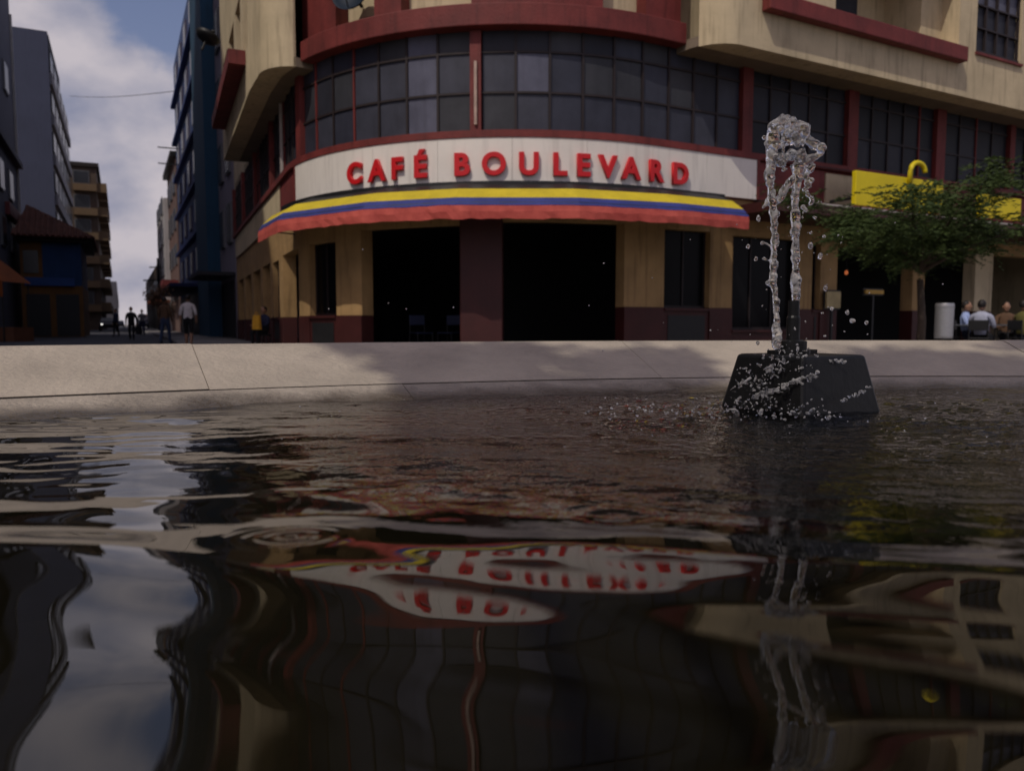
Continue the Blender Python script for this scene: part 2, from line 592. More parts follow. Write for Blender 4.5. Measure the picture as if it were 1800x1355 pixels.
# ground floor: openings between piers, (s0, s1, sill height or 0 for a doorway, top)
OPEN = [(-22.6, -20.2, 0, 2.6), (-19.5, -17.2, 0, 2.6), (-16.5, -14.2, 0, 2.6), (-13.6, -11.6, 0, 2.6), (-11.0, -9.6, 0.95, 2.55),
        (-8.86, -6.32, 0, 2.6), (-5.56, -4.34, 0.95, 2.6), (-3.50, -1.12, 0, 2.78), (-0.24, 2.36, 0, 2.84), (3.40, 4.70, 1.10, 2.80),
        (5.38, 7.50, 0.62, 2.76), (8.0, 8.3, 1.10, 2.7), (8.9, 11.9, 0, 2.7), (12.4, 14.7, 0, 2.75), (15.55, 18.2, 0, 2.75), (18.9, 23.2, 0, 2.75)]
prev = S0
piers = []
for a, b, sill, top in OPEN:
    piers.append((prev, a)); prev = b
piers.append((prev, S1))
for a, b in piers:
    if abs(a + 1.12) < 0.01:            # the red column on the corner
        cpart('column', dado_red, a, b, 0.10, 2.9, -0.45, 0.06, bevel=0.03)
        continue
    cpart('pier', ochre if a < 14 else cream, a, b, 1.115 if a > 0 else 0.945, 2.9, -0.35, 0.0)
    cpart('dado', dado_red, a, b, 0.10, 1.112 if a > 0 else 0.942, -0.35, 0.025)
for a, b, sill, top in OPEN:
    cpart('lintel', ochre, a + 0.002, b - 0.002, top, 2.9, -0.30, -0.006)
    if sill:
        cpart('parapet', dado_red, a + 0.002, b - 0.002, 0.10, sill - 0.06, -0.30, -0.008)
        cpart('sill', dado_red, a + 0.002, b - 0.002, sill - 0.058, sill, -0.30, 0.05)
        if sill > 0.7:
            cpart('vent', blackm, a + 0.12, b - 0.12, 0.32, sill - 0.16, -0.10, 0.004)
        cpart('window_frame', mull, a + 0.002, b - 0.002, sill + 0.002, sill + 0.06, -0.22, -0.14)
        k = max(2, int((b - a) / 0.6))
        for i in range(k + 1):
            s = a + 0.03 + (b - a - 0.06) * i / k
            cpart('window_bar', mull, s - 0.02, s + 0.02, sill + 0.062, top - 0.004, -0.22, -0.15)
        for i in range(k):
            s = a + 0.05 + (b - a - 0.1) * i / k
            cpart('pane', mat('shop_glass', (0.005, 0.005, 0.006), 0.25, 0.2, 2, spec=0.08), s + 0.003, s + (b - a - 0.1) / k - 0.003, sill + 0.062, top - 0.005, -0.20, -0.18)
cpart('fascia', ochre, S0, S1, 2.903, 3.56, -0.35, -0.004)
# interior of the ground floor: a deep dark room
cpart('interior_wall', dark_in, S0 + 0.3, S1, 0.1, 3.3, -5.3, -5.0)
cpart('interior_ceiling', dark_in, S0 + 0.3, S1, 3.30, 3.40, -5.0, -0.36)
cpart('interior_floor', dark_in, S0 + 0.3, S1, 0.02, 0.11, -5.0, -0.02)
tag(cpart('shop_step', kerb_m, S0, S1, 0.0, 0.098, -0.5, 0.12))

# band between the storeys
cpart('band_wall', red, S0, S1, 3.563, 4.47, -0.30, -0.002)
cpart('band_panel', cream, -22.9, -8.75, 3.60, 4.44, 0.0, 0.06)
cpart('band_panel', red, -8.70, -6.12, 3.60, 4.44, 0.0, 0.05)
cpart('band_panel', red, 6.05, 8.28, 3.58, 4.44, 0.0, 0.05)
cpart('band_panel', cream, 8.32, 9.40, 3.70, 4.40, 0.0, 0.06)
cpart('band_panel', red, 9.45, 23.9, 3.60, 4.44, 0.0, 0.05)
cpart('fascia_rail', blackm, 6.0, 23.9, 3.40, 3.56, 0.0, 0.32)
cpart('canopy_edge', mat('pale_trim', (0.5, 0.44, 0.4), 0.6), 5.2, 23.8, 3.33, 3.365, 1.42, 1.47)
cpart('canopy', dado_red, 5.0, 23.9, 3.12, 3.327, 0.0, 1.46)
cpart('sill_strip', red, -23.4, 23.9, 4.473, 4.615, -0.2, 0.13)

# first floor glazing: posts, mullions, transoms, one object per pane
posts = [(-23.4, -23.1), (-19.2, -18.9), (-14.9, -14.6), (-10.5, -10.2), (-5.98, -5.70), (-0.88, -0.66), (5.50, 5.80), (9.02, 9.38), (12.54, 12.92), (15.96, 16.2), (19.6, 19.9), (23.5, 23.9)]
for a, b in posts:
    cpart('post', red, a, b, 4.618, 6.56, -0.12, 0.10)
cpart('pipe', mat('old_pipe', (0.42, 0.30, 0.24), 0.6, 0.3, 6), -0.79, -0.735, 4.72, 5.95, 0.10, 0.15)
ZR = [4.618, 5.37, 6.16, 6.75]
pi_ = 0
for (a, b), (c, d) in zip(posts[:-1], posts[1:]):
    k = max(1, int(round((c - b) / 0.70)))
    if abs(b + 5.70) < 0.01: k = 7
    if abs(b + 0.66) < 0.01: k = 9
    e = [b + (c - b) * i / k for i in range(k + 1)]
    for i in range(1, k):
        cpart('mullion', mull if random.random() < 0.9 else red, e[i] - 0.024, e[i] + 0.024, 4.618, 6.75, -0.06, 0.02)
    for z in ZR[1:3]:
        cpart('transom', mull, b, c, z - 0.022, z + 0.022, -0.055, 0.014)
    for i in range(k):
        for r in range(3):
            tone = random.choice([0, 0, 1, 1, 2, 4, 4])
            if random.random() < 0.05: tone = 3
            if -0.66 < e[i] < 5 and r == 0: tone = random.choice([0, 0, 1])
            if abs(e[i] + 2.26) < 0.25: tone = 3 if r < 3 else tone
            if b > 5.5 or b < -6: tone = random.choice([2, 5, 5])  # side bays take darker glass: the oriels' shade put into the tone
            dz = random.uniform(-0.004, 0.004)
            cpart('pane', glass_pane(tone + 0), e[i] + 0.022, e[i + 1] - 0.022, ZR[r] + 0.02, ZR[r + 1] - 0.02, -0.04 + dz, -0.02 + dz)
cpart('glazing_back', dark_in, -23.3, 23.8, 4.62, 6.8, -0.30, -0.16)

# red ledge over the rounded glazing
cpart('ledge', red, -5.15, 3.66, 6.575, 7.0, -0.2, 0.30, bevel=0.02)
# storeys above the ledge: recessed cream wall with red columns
cpart('upper_wall', cream, -6.2, 5.0, 6.76, 13.5, -0.8, -0.32)
for a, b in ((-5.6, -4.15), (-3.02, -2.36), (-0.86, 1.8), (2.8, 3.72)):
    cpart('column', red, a, b, 7.003, 13.5, -0.31, 0.03)
for z in (10.0, 13.0):
    cpart('ledge', red, -5.15, 3.66, z, z + 0.4, -0.2, 0.30)
for a, b in ((-4.1, -3.07), (-2.3, -0.92), (1.85, 2.75)):
    for z in (7.75, 10.9):
        cpart('upper_window', glass_pane(2), a + 0.1, b - 0.1, z, z + 1.7, -0.315, -0.29)


def round_r(s):                         # rounded near end of the right-hand oriel
    return 0.26 + 0.84 * math.sqrt(max(0.0, 1 - ((4.45 - s) / 0.80) ** 2)) if s < 4.45 else 1.10


def round_l(s):
    return 0.20 + 0.70 * math.sqrt(max(0.0, 1 - ((-6.0 - s) / -0.9) ** 2)) if s > -6.0 else 0.90


ss_r = [3.66 + 0.06 * i for i in range(14)] + [4.9, 7.2]
ss_l = [-7.4] + [-6.0 + 0.06 * i for i in range(15)]
# right oriel: soffit slab, wall below the openings, piers, wall above
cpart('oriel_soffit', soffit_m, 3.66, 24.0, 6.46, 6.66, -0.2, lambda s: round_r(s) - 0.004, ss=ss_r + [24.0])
cpart('oriel_wall', cream, 0, 0, 6.448, 7.52, 0.6, round_r, ss=ss_r[1:] + [12.3])
cpart('oriel_wall', cream, 12.3, 24.0, 6.448, 7.60, 0.6, 1.10)
cpart('oriel_wall', cream, 0, 0, 7.523, 13.5, 0.6, round_r, ss=ss_r[1:])
cpart('oriel_wall', cream, 11.72, 12.44, 7.523, 9.4, 0.6, 1.097)
cpart('oriel_wall', cream, 14.42, 24.0, 7.603, 9.4, 0.6, 1.10)
cpart('oriel_wall', cream, 7.2, 24.0, 9.4, 13.5, 0.6, 1.098)
cpart('loggia_back', cream, 7.2, 11.72, 7.523, 9.4, -0.6, -0.4)
cpart('loggia_reveal', cream, 10.9, 11.715, 7.55, 9.39, -0.4, 0.62)
cpart('loggia_window', glass_pane(2), 7.3, 9.7, 7.7, 9.3, -0.39, -0.30)
cpart('oriel_ledge', red, 4.96, 11.75, 7.20, 7.55, 1.103, 1.34, bevel=0.02)
# barred window
cpart('window_frame', mull, 12.44, 14.42, 7.61, 7.70, 0.92, 1.06)
for i in range(5):
    s = 12.47 + 1.92 * i / 4
    cpart('window_bar', mull, s - 0.025, s + 0.025, 7.70, 9.398, 0.98, 1.04)
for i in range(4):
    for j in range(3):
        s, z = 12.5 + 0.48 * i, 7.71 + 0.56 * j
        cpart('pane', glass_pane(3 if j == 2 else 2), s, s + 0.43, z, z + 0.53, 0.95, 0.97)
for j in range(1, 3):
    cpart('window_bar', mull, 12.45, 14.41, 7.70 + 0.56 * j - 0.02, 7.70 + 0.56 * j + 0.02, 0.978, 1.045)
cpart('window_sill', red, 12.40, 14.46, 7.54, 7.603, 1.0, 1.16)
# left oriel over the side street
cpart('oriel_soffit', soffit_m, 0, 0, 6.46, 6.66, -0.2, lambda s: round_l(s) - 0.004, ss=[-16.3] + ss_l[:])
cpart('oriel_wall', cream, 0, 0, 6.448, 7.6, 0.4, round_l, ss=[-16.3] + ss_l)
cpart('oriel_wall', cream, 0, 0, 7.6, 13.5, 0.4, lambda s: round_l(s) - 0.003, ss=ss_l)
for a, b in ((-9.2, -8.6), (-11.2, -10.6), (-13.6, -13.0), (-16.3, -15.4)):
    cpart('oriel_wall', cream, a, b, 7.603, 9.4, 0.4, 0.897)
cpart('oriel_wall', cream, -16.3, -7.4, 9.403, 13.5, 0.4, 0.897)
for a, b in ((-8.6, -7.4), (-10.6, -9.2), (-13.0, -11.2), (-15.4, -13.6)):
    cpart('oriel_window', glass_pane(3), a + 0.03, b - 0.03, 7.65, 9.37, 0.55, 0.62)
    cpart('window_bar', mull, (a + b) / 2 - 0.03, (a + b) / 2 + 0.03, 7.65, 9.37, 0.63, 0.70)
cpart('oriel_ledge', red, -15.2, -8.0, 7.25, 7.6, 0.903, 1.32)
cpart('upper_wall', cream, -23.5, -16.31, 6.57, 13.5, -0.4, 0.0)
# plain side walls and roof so that the block is closed
mb = MB()
a, b, c, d = fpt(-23.5, -0.4, 0), fpt(24, -0.4, 0), fpt(24, -14, 0), fpt(-23.5, -14, 0)
rp = [fpt(s, -0.45, 0) for s in s_steps(-23.5, 24, 0.6)]
mb.add([(p[0], p[1], 13.3) for p in rp] + [(-2, 52, 13.3)], [tuple(range(len(rp))) + (len(rp),)])
o = mb.build('roof', kerb_m); o.parent = cafe; o.matrix_parent_inverse = Matrix.Translation((0, -22, 0))
mb = MB()
e0 = rp[0]
mb.add([(e0[0], e0[1], 0), (-2, 52, 0), (-2, 52, 13.4), (e0[0], e0[1], 13.4)], [(0, 1, 2, 3)])
e1 = rp[-1]
mb.add([(e1[0], e1[1], 0), (-2, 52, 0), (-2, 52, 13.4), (e1[0], e1[1], 13.4)], [(0, 3, 2, 1)])
o = mb.build('rear_wall', cream); o.parent = cafe; o.matrix_parent_inverse = Matrix.Translation((0, -22, 0))
# pavement in front of the cafe
o = fbox(S0, S1, 0.0, 0.095, 0.12, 2.6).build('pavement', kerb_m)
tag(o, kind='structure')

# ------------------------------------------------------------------ cafe sign
sign = empty('cafe_sign', fpt(0, 0.1, 3.58))
tag(sign, 'long curved white fascia sign with red letters CAFÉ BOULEVARD', 'sign')
inv = Matrix.Translation(-Vector(sign.location))


def spart(name, m, mb, par=sign, iv=inv, **k):
    o = mb.build(name, m, None, **k)
    o.parent = par
    o.matrix_parent_inverse = iv
    return o


for i in range(8):
    a_ = -6.05 + 12.01 * i / 8
    spart('sign_panel', sign_white, fbox(a_ + 0.003, a_ + 12.01 / 8 - 0.003, 3.585, 4.468, 0.0, 0.11, step=0.25))
spart('sign_edge', red, fbox(-6.12, -6.055, 3.585, 4.468, 0.0, 0.13))
spart('sign_edge', red, fbox(5.965, 6.04, 3.585, 4.468, 0.0, 0.13))
LET = list(zip('CAFÉBOULEVARD', (-3.5, -2.9, -2.42, -1.9, -1.04, -0.4, 0.28, 0.88, 1.36, 1.88, 2.4, 3.0, 3.66)))
for ch, s in LET:
    cu = bpy.data.curves.new('letter', 'FONT')
    cu.body = ch
    cu.size = 0.60
    cu.align_x = 'CENTER'
    cu.extrude = 0.035
    cu.offset = 0.017
    cu.bevel_depth = 0.006
    to = bpy.data.objects.new('tmp', cu)
    link(to)
    bpy.context.view_layer.update()
    me = bpy.data.meshes.new_from_object(to.evaluated_get(bpy.context.evaluated_depsgraph_get()))
    bpy.data.objects.remove(to)
    ph = min(PR, max(PL, s / AR))
    p = fpt(s, 0.155, 3.735)
    M = Matrix(((math.cos(ph), 0, math.sin(ph), p[0]), (math.sin(ph), 0, -math.cos(ph), p[1]), (0, 1, 0, p[2]), (0, 0, 0, 1)))
    me.transform(M)
    me.materials.clear()
    me.materials.append(letter_red)
    o = bpy.data.objects.new('letter', me)
    link(o, sign)
    o.matrix_parent_inverse = inv

# ------------------------------------------------------------------ awning: faceted fabric in three stripes
awning = empty('awning', fpt(-1, 0.5, 2.7))
tag(awning, 'yellow, blue and red striped fabric awning below the white cafe sign', 'awning')
ainv = Matrix.Translation(-Vector(awning.location))
nodes = [(-6.7, 0.85), (-4.7, 1.18), (-2.5, 1.28), (-0.95, 1.30), (1.0, 1.30), (2.8, 1.30), (4.55, 1.28)]


def aw_pts(frac, z):
    """points along the faceted front at a fraction of the projection"""
    out = []
    for (a, oa), (b, ob) in zip(nodes[:-1], nodes[1:]):
        A, B = Vector(fpt(a, oa * frac, z)), Vector(fpt(b, ob * frac, z))
        for i in range(14):
            out.append(A.lerp(B, i / 14))
    out.append(Vector(fpt(nodes[-1][0], nodes[-1][1] * frac, z)))
    return out


def fabric(name, m, rows, thick=0.012):
    mb = MB()
    k = len(rows[0])
    for r0, r1 in zip(rows[:-1], rows[1:]):
        mb.add([*r0, *r1], [(i, i + 1, k + i + 1, k + i) for i in range(k - 1)])
    o = spart(name, m, mb, awning, ainv, smooth=False)
    sm = o.modifiers.new('thick', 'SOLIDIFY')
    sm.thickness = thick
    return o


def wob(pts, a, seed, f=2.2):
    out = []
    for i, p in enumerate(pts):
        h = mnoise.noise((i * 0.23 * f, seed, 0.3)) * a
        out.append(Vector((p.x, p.y + h * 0.6, p.z + h)))
    return out


top = [aw_pts(0.20, 3.56)]
r_y0, r_y1 = aw_pts(0.62, 3.345), aw_pts(0.88, 3.125)
r_b1 = wob(aw_pts(1.0, 2.965), 0.015, 1.0)
r_r1 = wob(aw_pts(1.0, 2.715), 0.035, 4.0, 3.5)
r_rm = wob(aw_pts(1.01, 2.85), 0.035, 7.0, 4.5)
fabric('dark_top', blackm, [aw_pts(0.16, 3.575), [p + Vector((0, 0, 0.001)) for p in r_y0]])
fabric('yellow_stripe', aw_y, [r_y0, r_y1])
fabric('blue_stripe', aw_b, [r_y1, r_b1])
fabric('red_valance', aw_r, [r_b1, r_rm, r_r1], 0.006)
for (a, oa) in nodes:
    mb = MB()
    mb.tube([fpt(a, 0.0, 2.95), fpt(a, oa * 0.97, 3.0)], 0.018, 6)
    spart('arm', blackm, mb, awning, ainv)
mb = MB(); mb.tube([p + Vector((0, 0.02, 0.02)) for p in aw_pts(0.97, 3.0)], 0.02, 6)
spart('front_bar', blackm, mb, awning, ainv)
mb = fbox(-6.6, 4.8, 3.45, 3.578, 0.005, 0.32)
spart('cassette', blackm, mb, awning, ainv)

# ------------------------------------------------------------------ yellow signs on the right
def board_sign(s0, s1, z0, z1, off, label):
    e = empty('yellow_sign', fpt((s0 + s1) / 2, off, z0))
    tag(e, label, 'sign')
    iv = Matrix.Translation(-Vector(e.location))
    spart('board', yel_sign, fbox(s0, s1, z0, z1, off - 0.12, off), e, iv, bevel=0.02)
    spart('frame', red, fbox(s0, s1, z0 - 0.06, z0 - 0.003, off - 0.12, off + 0.02), e, iv)
    for s in (s0 + 0.3, s1 - 0.3):
        spart('bracket', blackm, fbox(s - 0.03, s + 0.03, z0 + 0.2, z0 + 0.26, 0.06, off - 0.122), e, iv)
    return e, iv


e, iv = board_sign(8.2, 11.5, 3.5, 4.30, 1.0, 'wide yellow sign board with hooked arm behind the leafy tree')
mb = MB()
base = Vector(fpt(10.1, 1.03, 4.1))
pts = []
for i in range(13):
    a = math.pi * i / 12
    q = Vector(fpt(10.1 + 0.28 * (1 - math.cos(a)), 1.05, 4.45 + 0.22 * math.sin(a)))
    pts.append(q)
mb.tube([base, *pts], 0.06, 8)
spart('hooked_arm', yel_sign, mb, e, iv, smooth=True)
board_sign(13.1, 15.0, 3.55, 4.15, 1.0, 'smaller yellow sign board at the right edge of the tree crown')

# ------------------------------------------------------------------ dish on the upper floor and lamp on the left oriel
def dish(name, c, n, r, label, cat, m):
    e = empty(name, c)
    tag(e, label, cat)
    n = Vector(n).normalized()
    q = n.to_track_quat('Z', 'Y').to_matrix().to_4x4()
    mb = MB()
    prof = [(0.02, 0.0), (r * 0.5, 0.03), (r * 0.85, 0.10), (r, 0.17), (r * 1.02, 0.17), (r * 0.86, 0.075), (r * 0.5, 0.0), (0.02, -0.03)]
    mb.lathe(prof, 24)
    mb.v = [tuple((q @ Vector((*p, 1))).xyz) for p in mb.v]
    mb.build('bowl', m, e, smooth=True)
    mb = MB()
    mb.tube([q @ Vector((0, 0, -0.02)), q @ Vector((0, 0, -0.35))], 0.04, 8)
    mb.build('mount', blackm, e)
    mb = MB()
    mb.tube([q @ Vector((0, -r * 0.9, 0.15)), q @ Vector((0, -0.1, 0.42))], 0.015, 6)
    mb.ball(q @ Vector((0, -0.08, 0.43)), 0.05)
    mb.build('receiver', blackm, e)
    return e


dish('satellite_dish', fpt(-3.55, 0.05, 7.62), (-0.3, -0.9, 0.25), 0.42, 'dark blue satellite dish above the curved red ledge', 'satellite dish',
     mat('dish_blue', (0.008, 0.016, 0.030), 0.6, spec=0.2))
dish('street_lamp', fpt(-13.0, 1.55, 9.35), (0.25, 0.35, 0.9), 0.36, 'round black lamp fixed to the left oriel over the side street', 'lamp', blackm)

# ------------------------------------------------------------------ neighbouring houses
def ubox(mb, P, l0, l1, a, b, z0, z1, mi=0):
    """box in the street frame: l along the street, a..b across (to the right), relative to the thing's base P"""
    q = [ST_U * l + ST_V * t for l, t in ((l0, a), (l0, b), (l1, b), (l1, a))]
    return mb.add([(p.x, p.y, z0) for p in q] + [(p.x, p.y, z1) for p in q],
                  [(0, 1, 2, 3), (7, 6, 5, 4), (4, 5, 1, 0), (5, 6, 2, 1), (6, 7, 3, 2), (7, 4, 0, 3)], mi)


def hpart(e, name, m, *a, parent=None, **k):
    return ubox(MB(), None, *a).build(name, m, parent or e, **k)


win_dark = mat('far_window', (0.02, 0.022, 0.028), 0.25, 0.3, 1.0, spec=0.5)
fr_grey = mat('window_frame_grey', (0.16, 0.16, 0.17), 0.6)


def window(e, face, l0, l1, a, z0, z1, m=win_dark, frame=fr_grey, deep=0.10):
    """window on a street-facing wall (face=+1: wall looks right, -1: looks left) or on the front wall (face=0: l = a-range)"""
    if face:
        d = deep * face
        wo = hpart(e, 'window', frame, l0, l1, min(a, a + d), max(a, a + d), z0, z1)
        lo, hi = sorted((a + d * 1.02, a + d * 1.25))
        hpart(e, 'pane', m, l0 + 0.08, (l0 + l1) / 2 - 0.03, lo, hi, z0 + 0.08, z1 - 0.08, parent=wo)
        hpart(e, 'pane', m, (l0 + l1) / 2 + 0.03, l1 - 0.08, lo, hi, z0 + 0.08, z1 - 0.08, parent=wo)
    else:
        wo = hpart(e, 'window', frame, a - deep, a, l0, l1, z0, z1)
        hpart(e, 'pane', m, a - deep * 1.25, a - deep * 1.02, l0 + 0.08, l1 - 0.08, z0 + 0.08, z1 - 0.08, parent=wo)
    return wo


# far left: tall pale grey block whose street wall runs out of the picture
A = empty('grey_block', (-31.5, 50.5, 0))
tag(A, 'tall pale grey block cut off by the left edge of the picture', 'building')
gA = mat('grey_render', (0.13, 0.125, 0.15), 0.85, 0.15, 0.5, 0.2, 4, streak=0.3)
hpart(A, 'wall', gA, -16, 0, -10, 0, 0, 28)
hpart(A, 'cornice', mat('grey_trim', (0.12, 0.11, 0.12), 0.8), -16.1, 0.1, -10.1, 0.35, 10.6, 10.9)
for z in (5.0, 8.0, 14.2, 21.0):
    for l in (-5.2, -9.4, -13.6):
        window(A, 1, l, l + 1.8, 0.0, z, z + 1.7)
hpart(A, 'shop_sign', mat('maroon_sign', (0.16, 0.03, 0.03), 0.6), -7, -0.6, 0.01, 0.25, 6.9, 7.6)
hpart(A, 'drainpipe', mat('pale_pipe', (0.45, 0.42, 0.38), 0.6), -0.35, -0.2, 0.01, 0.14, 7.0, 20.0)

# blue grey tower with balconied street side
B = empty('blue_grey_tower', (-39.3, 68, 0))
tag(B, 'blue grey tower block with pale balconies facing the side street', 'building')
hpart(B, 'front_wall', mat('blue_grey_render', (0.060, 0.068, 0.110), 0.85, 0.15, 0.4, 0.2, 3, streak=0.25), 0, 0.5, -9, 0, 0, 25.4)
hpart(B, 'wall', mat('pale_render', (0.24, 0.23, 0.24), 0.85, 0.15, 0.5, streak=0.3), 0.51, 28, -9, -0.05, 0, 24.2)
hpart(B, 'parapet', mat('dark_parapet', (0.03, 0.03, 0.035), 0.8), 0.505, 14, -8.9, 0.05, 24.21, 25.3)
for k in range(7):
    z = 1.2 + 3.4 * k
    for l in (1.2, 5.8, 10.4, 15.0, 19.6, 24.0):
        window(B, 1, l, l + 3.4, -0.05, z + 0.9, z + 2.6, frame=mat('dark_parapet', (0.03, 0.03, 0.035)))
    hpart(B, 'floor_band', mat('pale_render', (0.24, 0.23, 0.24)), 0.6, 27.8, 0.0, 0.22, z - 0.35, z + 0.55)

# tiled house in front of it, shop below
Ch = empty('tiled_house', (-25.5, 46.6, 0))
tag(Ch, 'low house with red tiled roof, blue wall and ochre shopfront', 'house')
bl = mat('blue_wall', (0.018, 0.055, 0.145), 0.8, 0.3, 0.8, streak=0.3)
och2 = mat('dull_ochre', (0.19, 0.085, 0.022), 0.8, 0.35, 0.9, streak=0.4)
hpart(Ch, 'wall', och2, 0, 9, -3.1, 0, 0, 3.0)
hpart(Ch, 'upper_wall', bl, 0.02, 8.9, -2.0, -0.02, 3.0, 5.5)
hpart(Ch, 'upper_wall', och2, 0.03, 8.9, -3.1, -2.01, 3.0, 5.5)
hpart(Ch, 'fascia_board', mat('bright_blue_board', (0.015, 0.06, 0.22), 0.6), -0.25, -0.01, -2.9, -0.4, 2.98, 3.45)
for a in (-2.9, -1.4):
    hpart(Ch, 'doorway', blackm, -0.03, -0.006, a, a + 1.2, 0.05, 2.5)
hpart(Ch, 'upper_window', win_dark, -0.04, 0.015, -2.95, -2.2, 3.7, 5.0)
hpart(Ch, 'eave_beam', mat('dark_timber', (0.02, 0.014, 0.012), 0.8), -0.5, 9.3, -3.3, 0.5, 5.5, 5.75)
tile = mat('clay_tile', (0.17, 0.07, 0.045), 0.85, 0.45, 3.0, 0.3, 12, c2=(0.07, 0.03, 0.022))
roofp = MB()
za, zb = 5.76, 7.7
q = [ST_U * l + ST_V * t for l, t in ((-0.9, -3.4), (-0.9, 0.7), (9.6, 0.7), (9.6, -3.4))]
r0_, r1_ = ST_U * 1.5 + ST_V * -2.8, ST_U * 8.0 + ST_V * -2.8
roofp.add([(p.x, p.y, za) for p in q] + [(r0_.x, r0_.y, zb), (r1_.x, r1_.y, zb)], [(0, 1, 4), (1, 2, 5, 4), (2, 3, 5), (3, 0, 4, 5), (3, 2, 1, 0)])
ro = roofp.build('roof', tile, Ch)
# courses of half-round tiles on the two slopes one can see
tmesh = None
for i in range(15):
    a = -3.3 + 3.9 * i / 14
    p0 = ST_U * -0.92 + ST_V * a
    f = min(1.0, (0.7 - a) / 3.5) if a > -2.8 else (a + 3.4) / 0.6
    p1 = ST_U * (-0.9 + 2.4 * f) + ST_V * a
    mb = MB()
    mb.tube([(p0.x, p0.y, za + 0.03), (p1.x, p1.y, za + 0.03 + (zb - za) * f)], 0.10, 6)
    mb.build('tile_row', tile, ro)
for i in range(22):
    l = -0.6 + 9.9 * i / 21
    f = 1.0 if 1.5 < l < 8 else ((l + 0.9) / 2.4 if l <= 1.5 else (9.6 - l) / 1.6)
    p0 = ST_U * l + ST_V * 0.72
    p1 = ST_U * l + ST_V * (0.7 - 3.5 * f)
    mb = MB()
    mb.tube([(p0.x, p0.y, za + 0.03), (p1.x, p1.y, za + 0.03 + (zb - za) * f)], 0.10, 6)
    mb.build('tile_row', tile, ro)

# brown building further down with ochre balconies
D = empty('brown_building', (-52.4, 100, 0))
tag(D, 'brown building with ochre balconies on the far left of the street', 'building')
br = mat('brown_render', (0.09, 0.062, 0.045), 0.85, 0.3, 0.5, streak=0.4)
oc3 = mat('ochre_balcony', (0.15, 0.095, 0.05), 0.8, 0.2, 0.6)
hpart(D, 'wall', br, 0, 40, -10, 0, 0, 20.4)
for k in range(6):
    z = 2.4 + 3.0 * k
    for l in (0.3, 8.5, 17, 26):
        hpart(D, 'balcony', oc3, l, l + 6.5, 0.0, 1.1, z, z + 1.15)
    window(D, 0, -2.6, -0.8, 0.0, z + 0.9, z + 2.5)
    hpart(D, 'balcony', oc3, -0.8, -0.01, -2.6, 0.0, z - 0.05, z + 0.8)
hpart(D, 'cornice', mat('dark_timber', (0.02, 0.014, 0.012)), -0.3, 40, -10, 0.3, 20.41, 20.9)

# right side of the street behind the cafe building
E1 = empty('pale_house', (Q0.x, Q0.y, 0))
tag(E1, 'narrow pale lilac house squeezed between cafe building and blue building', 'house')
lil = mat('lilac_render', (0.25, 0.23, 0.28), 0.85, 0.12, 0.7, streak=0.3)
hpart(E1, 'wall', lil, 0.05, 5.9, 0.05, 10, 0, 17)
for k in range(4):
    z = 4.4 + 3.1 * k
    window(E1, -1, 0.8, 2.2, 0.05, z, z + 1.8)
    window(E1, -1, 3.5, 4.9, 0.05, z, z + 1.8)
hpart(E1, 'shop_opening', blackm, 0.5, 5.4, 0.0, 0.04, 0.13, 2.7)
hpart(E1, 'shop_awning', mat('charcoal_canvas', (0.03, 0.03, 0.035), 0.8), 0.3, 5.6, -1.5, 0.04, 2.9, 3.05)

E2 = empty('blue_building', (Q0.x + ST_U.x * 6, Q0.y + ST_U.y * 6, 0))
tag(E2, 'deep blue building with teal corner bay on the right of the street', 'building')
navy = mat('navy_render', (0.036, 0.066, 0.165), 0.8, 0.25, 0.5, streak=0.35)
teal = mat('teal_render', (0.016, 0.062, 0.115), 0.8, 0.2, 0.5, streak=0.3)
hpart(E2, 'wall', navy, 6.0, 25, -0.25, 10, 0, 20.6)
hpart(E2, 'corner_bay', teal, 0.0, 5.99, -0.55, 10, 0, 22.0)
for k in range(6):
    z = 3.4 + 2.85 * k
    for l in (7.2, 11.6, 16.0, 20.4):
        window(E2, -1, l, l + 1.7, -0.25, z + 0.5, z + 2.0, frame=mat('violet_frame', (0.10, 0.09, 0.15), 0.7))
    hpart(E2, 'string_course', mat('blue_trim', (0.03, 0.06, 0.2), 0.7), 6.01, 25.1, -0.55, -0.26, z - 0.25, z - 0.05)
hpart(E2, 'shop_opening', blackm, 6.5, 24.5, -0.3, -0.252, 0.13, 2.7)
hpart(E2, 'shop_awning', mat('navy_canvas', (0.012, 0.018, 0.07), 0.8), 6.2, 24.8, -2.0, -0.31, 2.9, 3.1)
hpart(E2, 'antenna', blackm, 24.6, 24.66, 0.2, 0.26, 20.6, 22.6)
for z in (14.2, 13.0):
    hpart(E2, 'wire_bracket', blackm, 24.2, 24.28, -1.6, -0.26, z, z + 0.08)

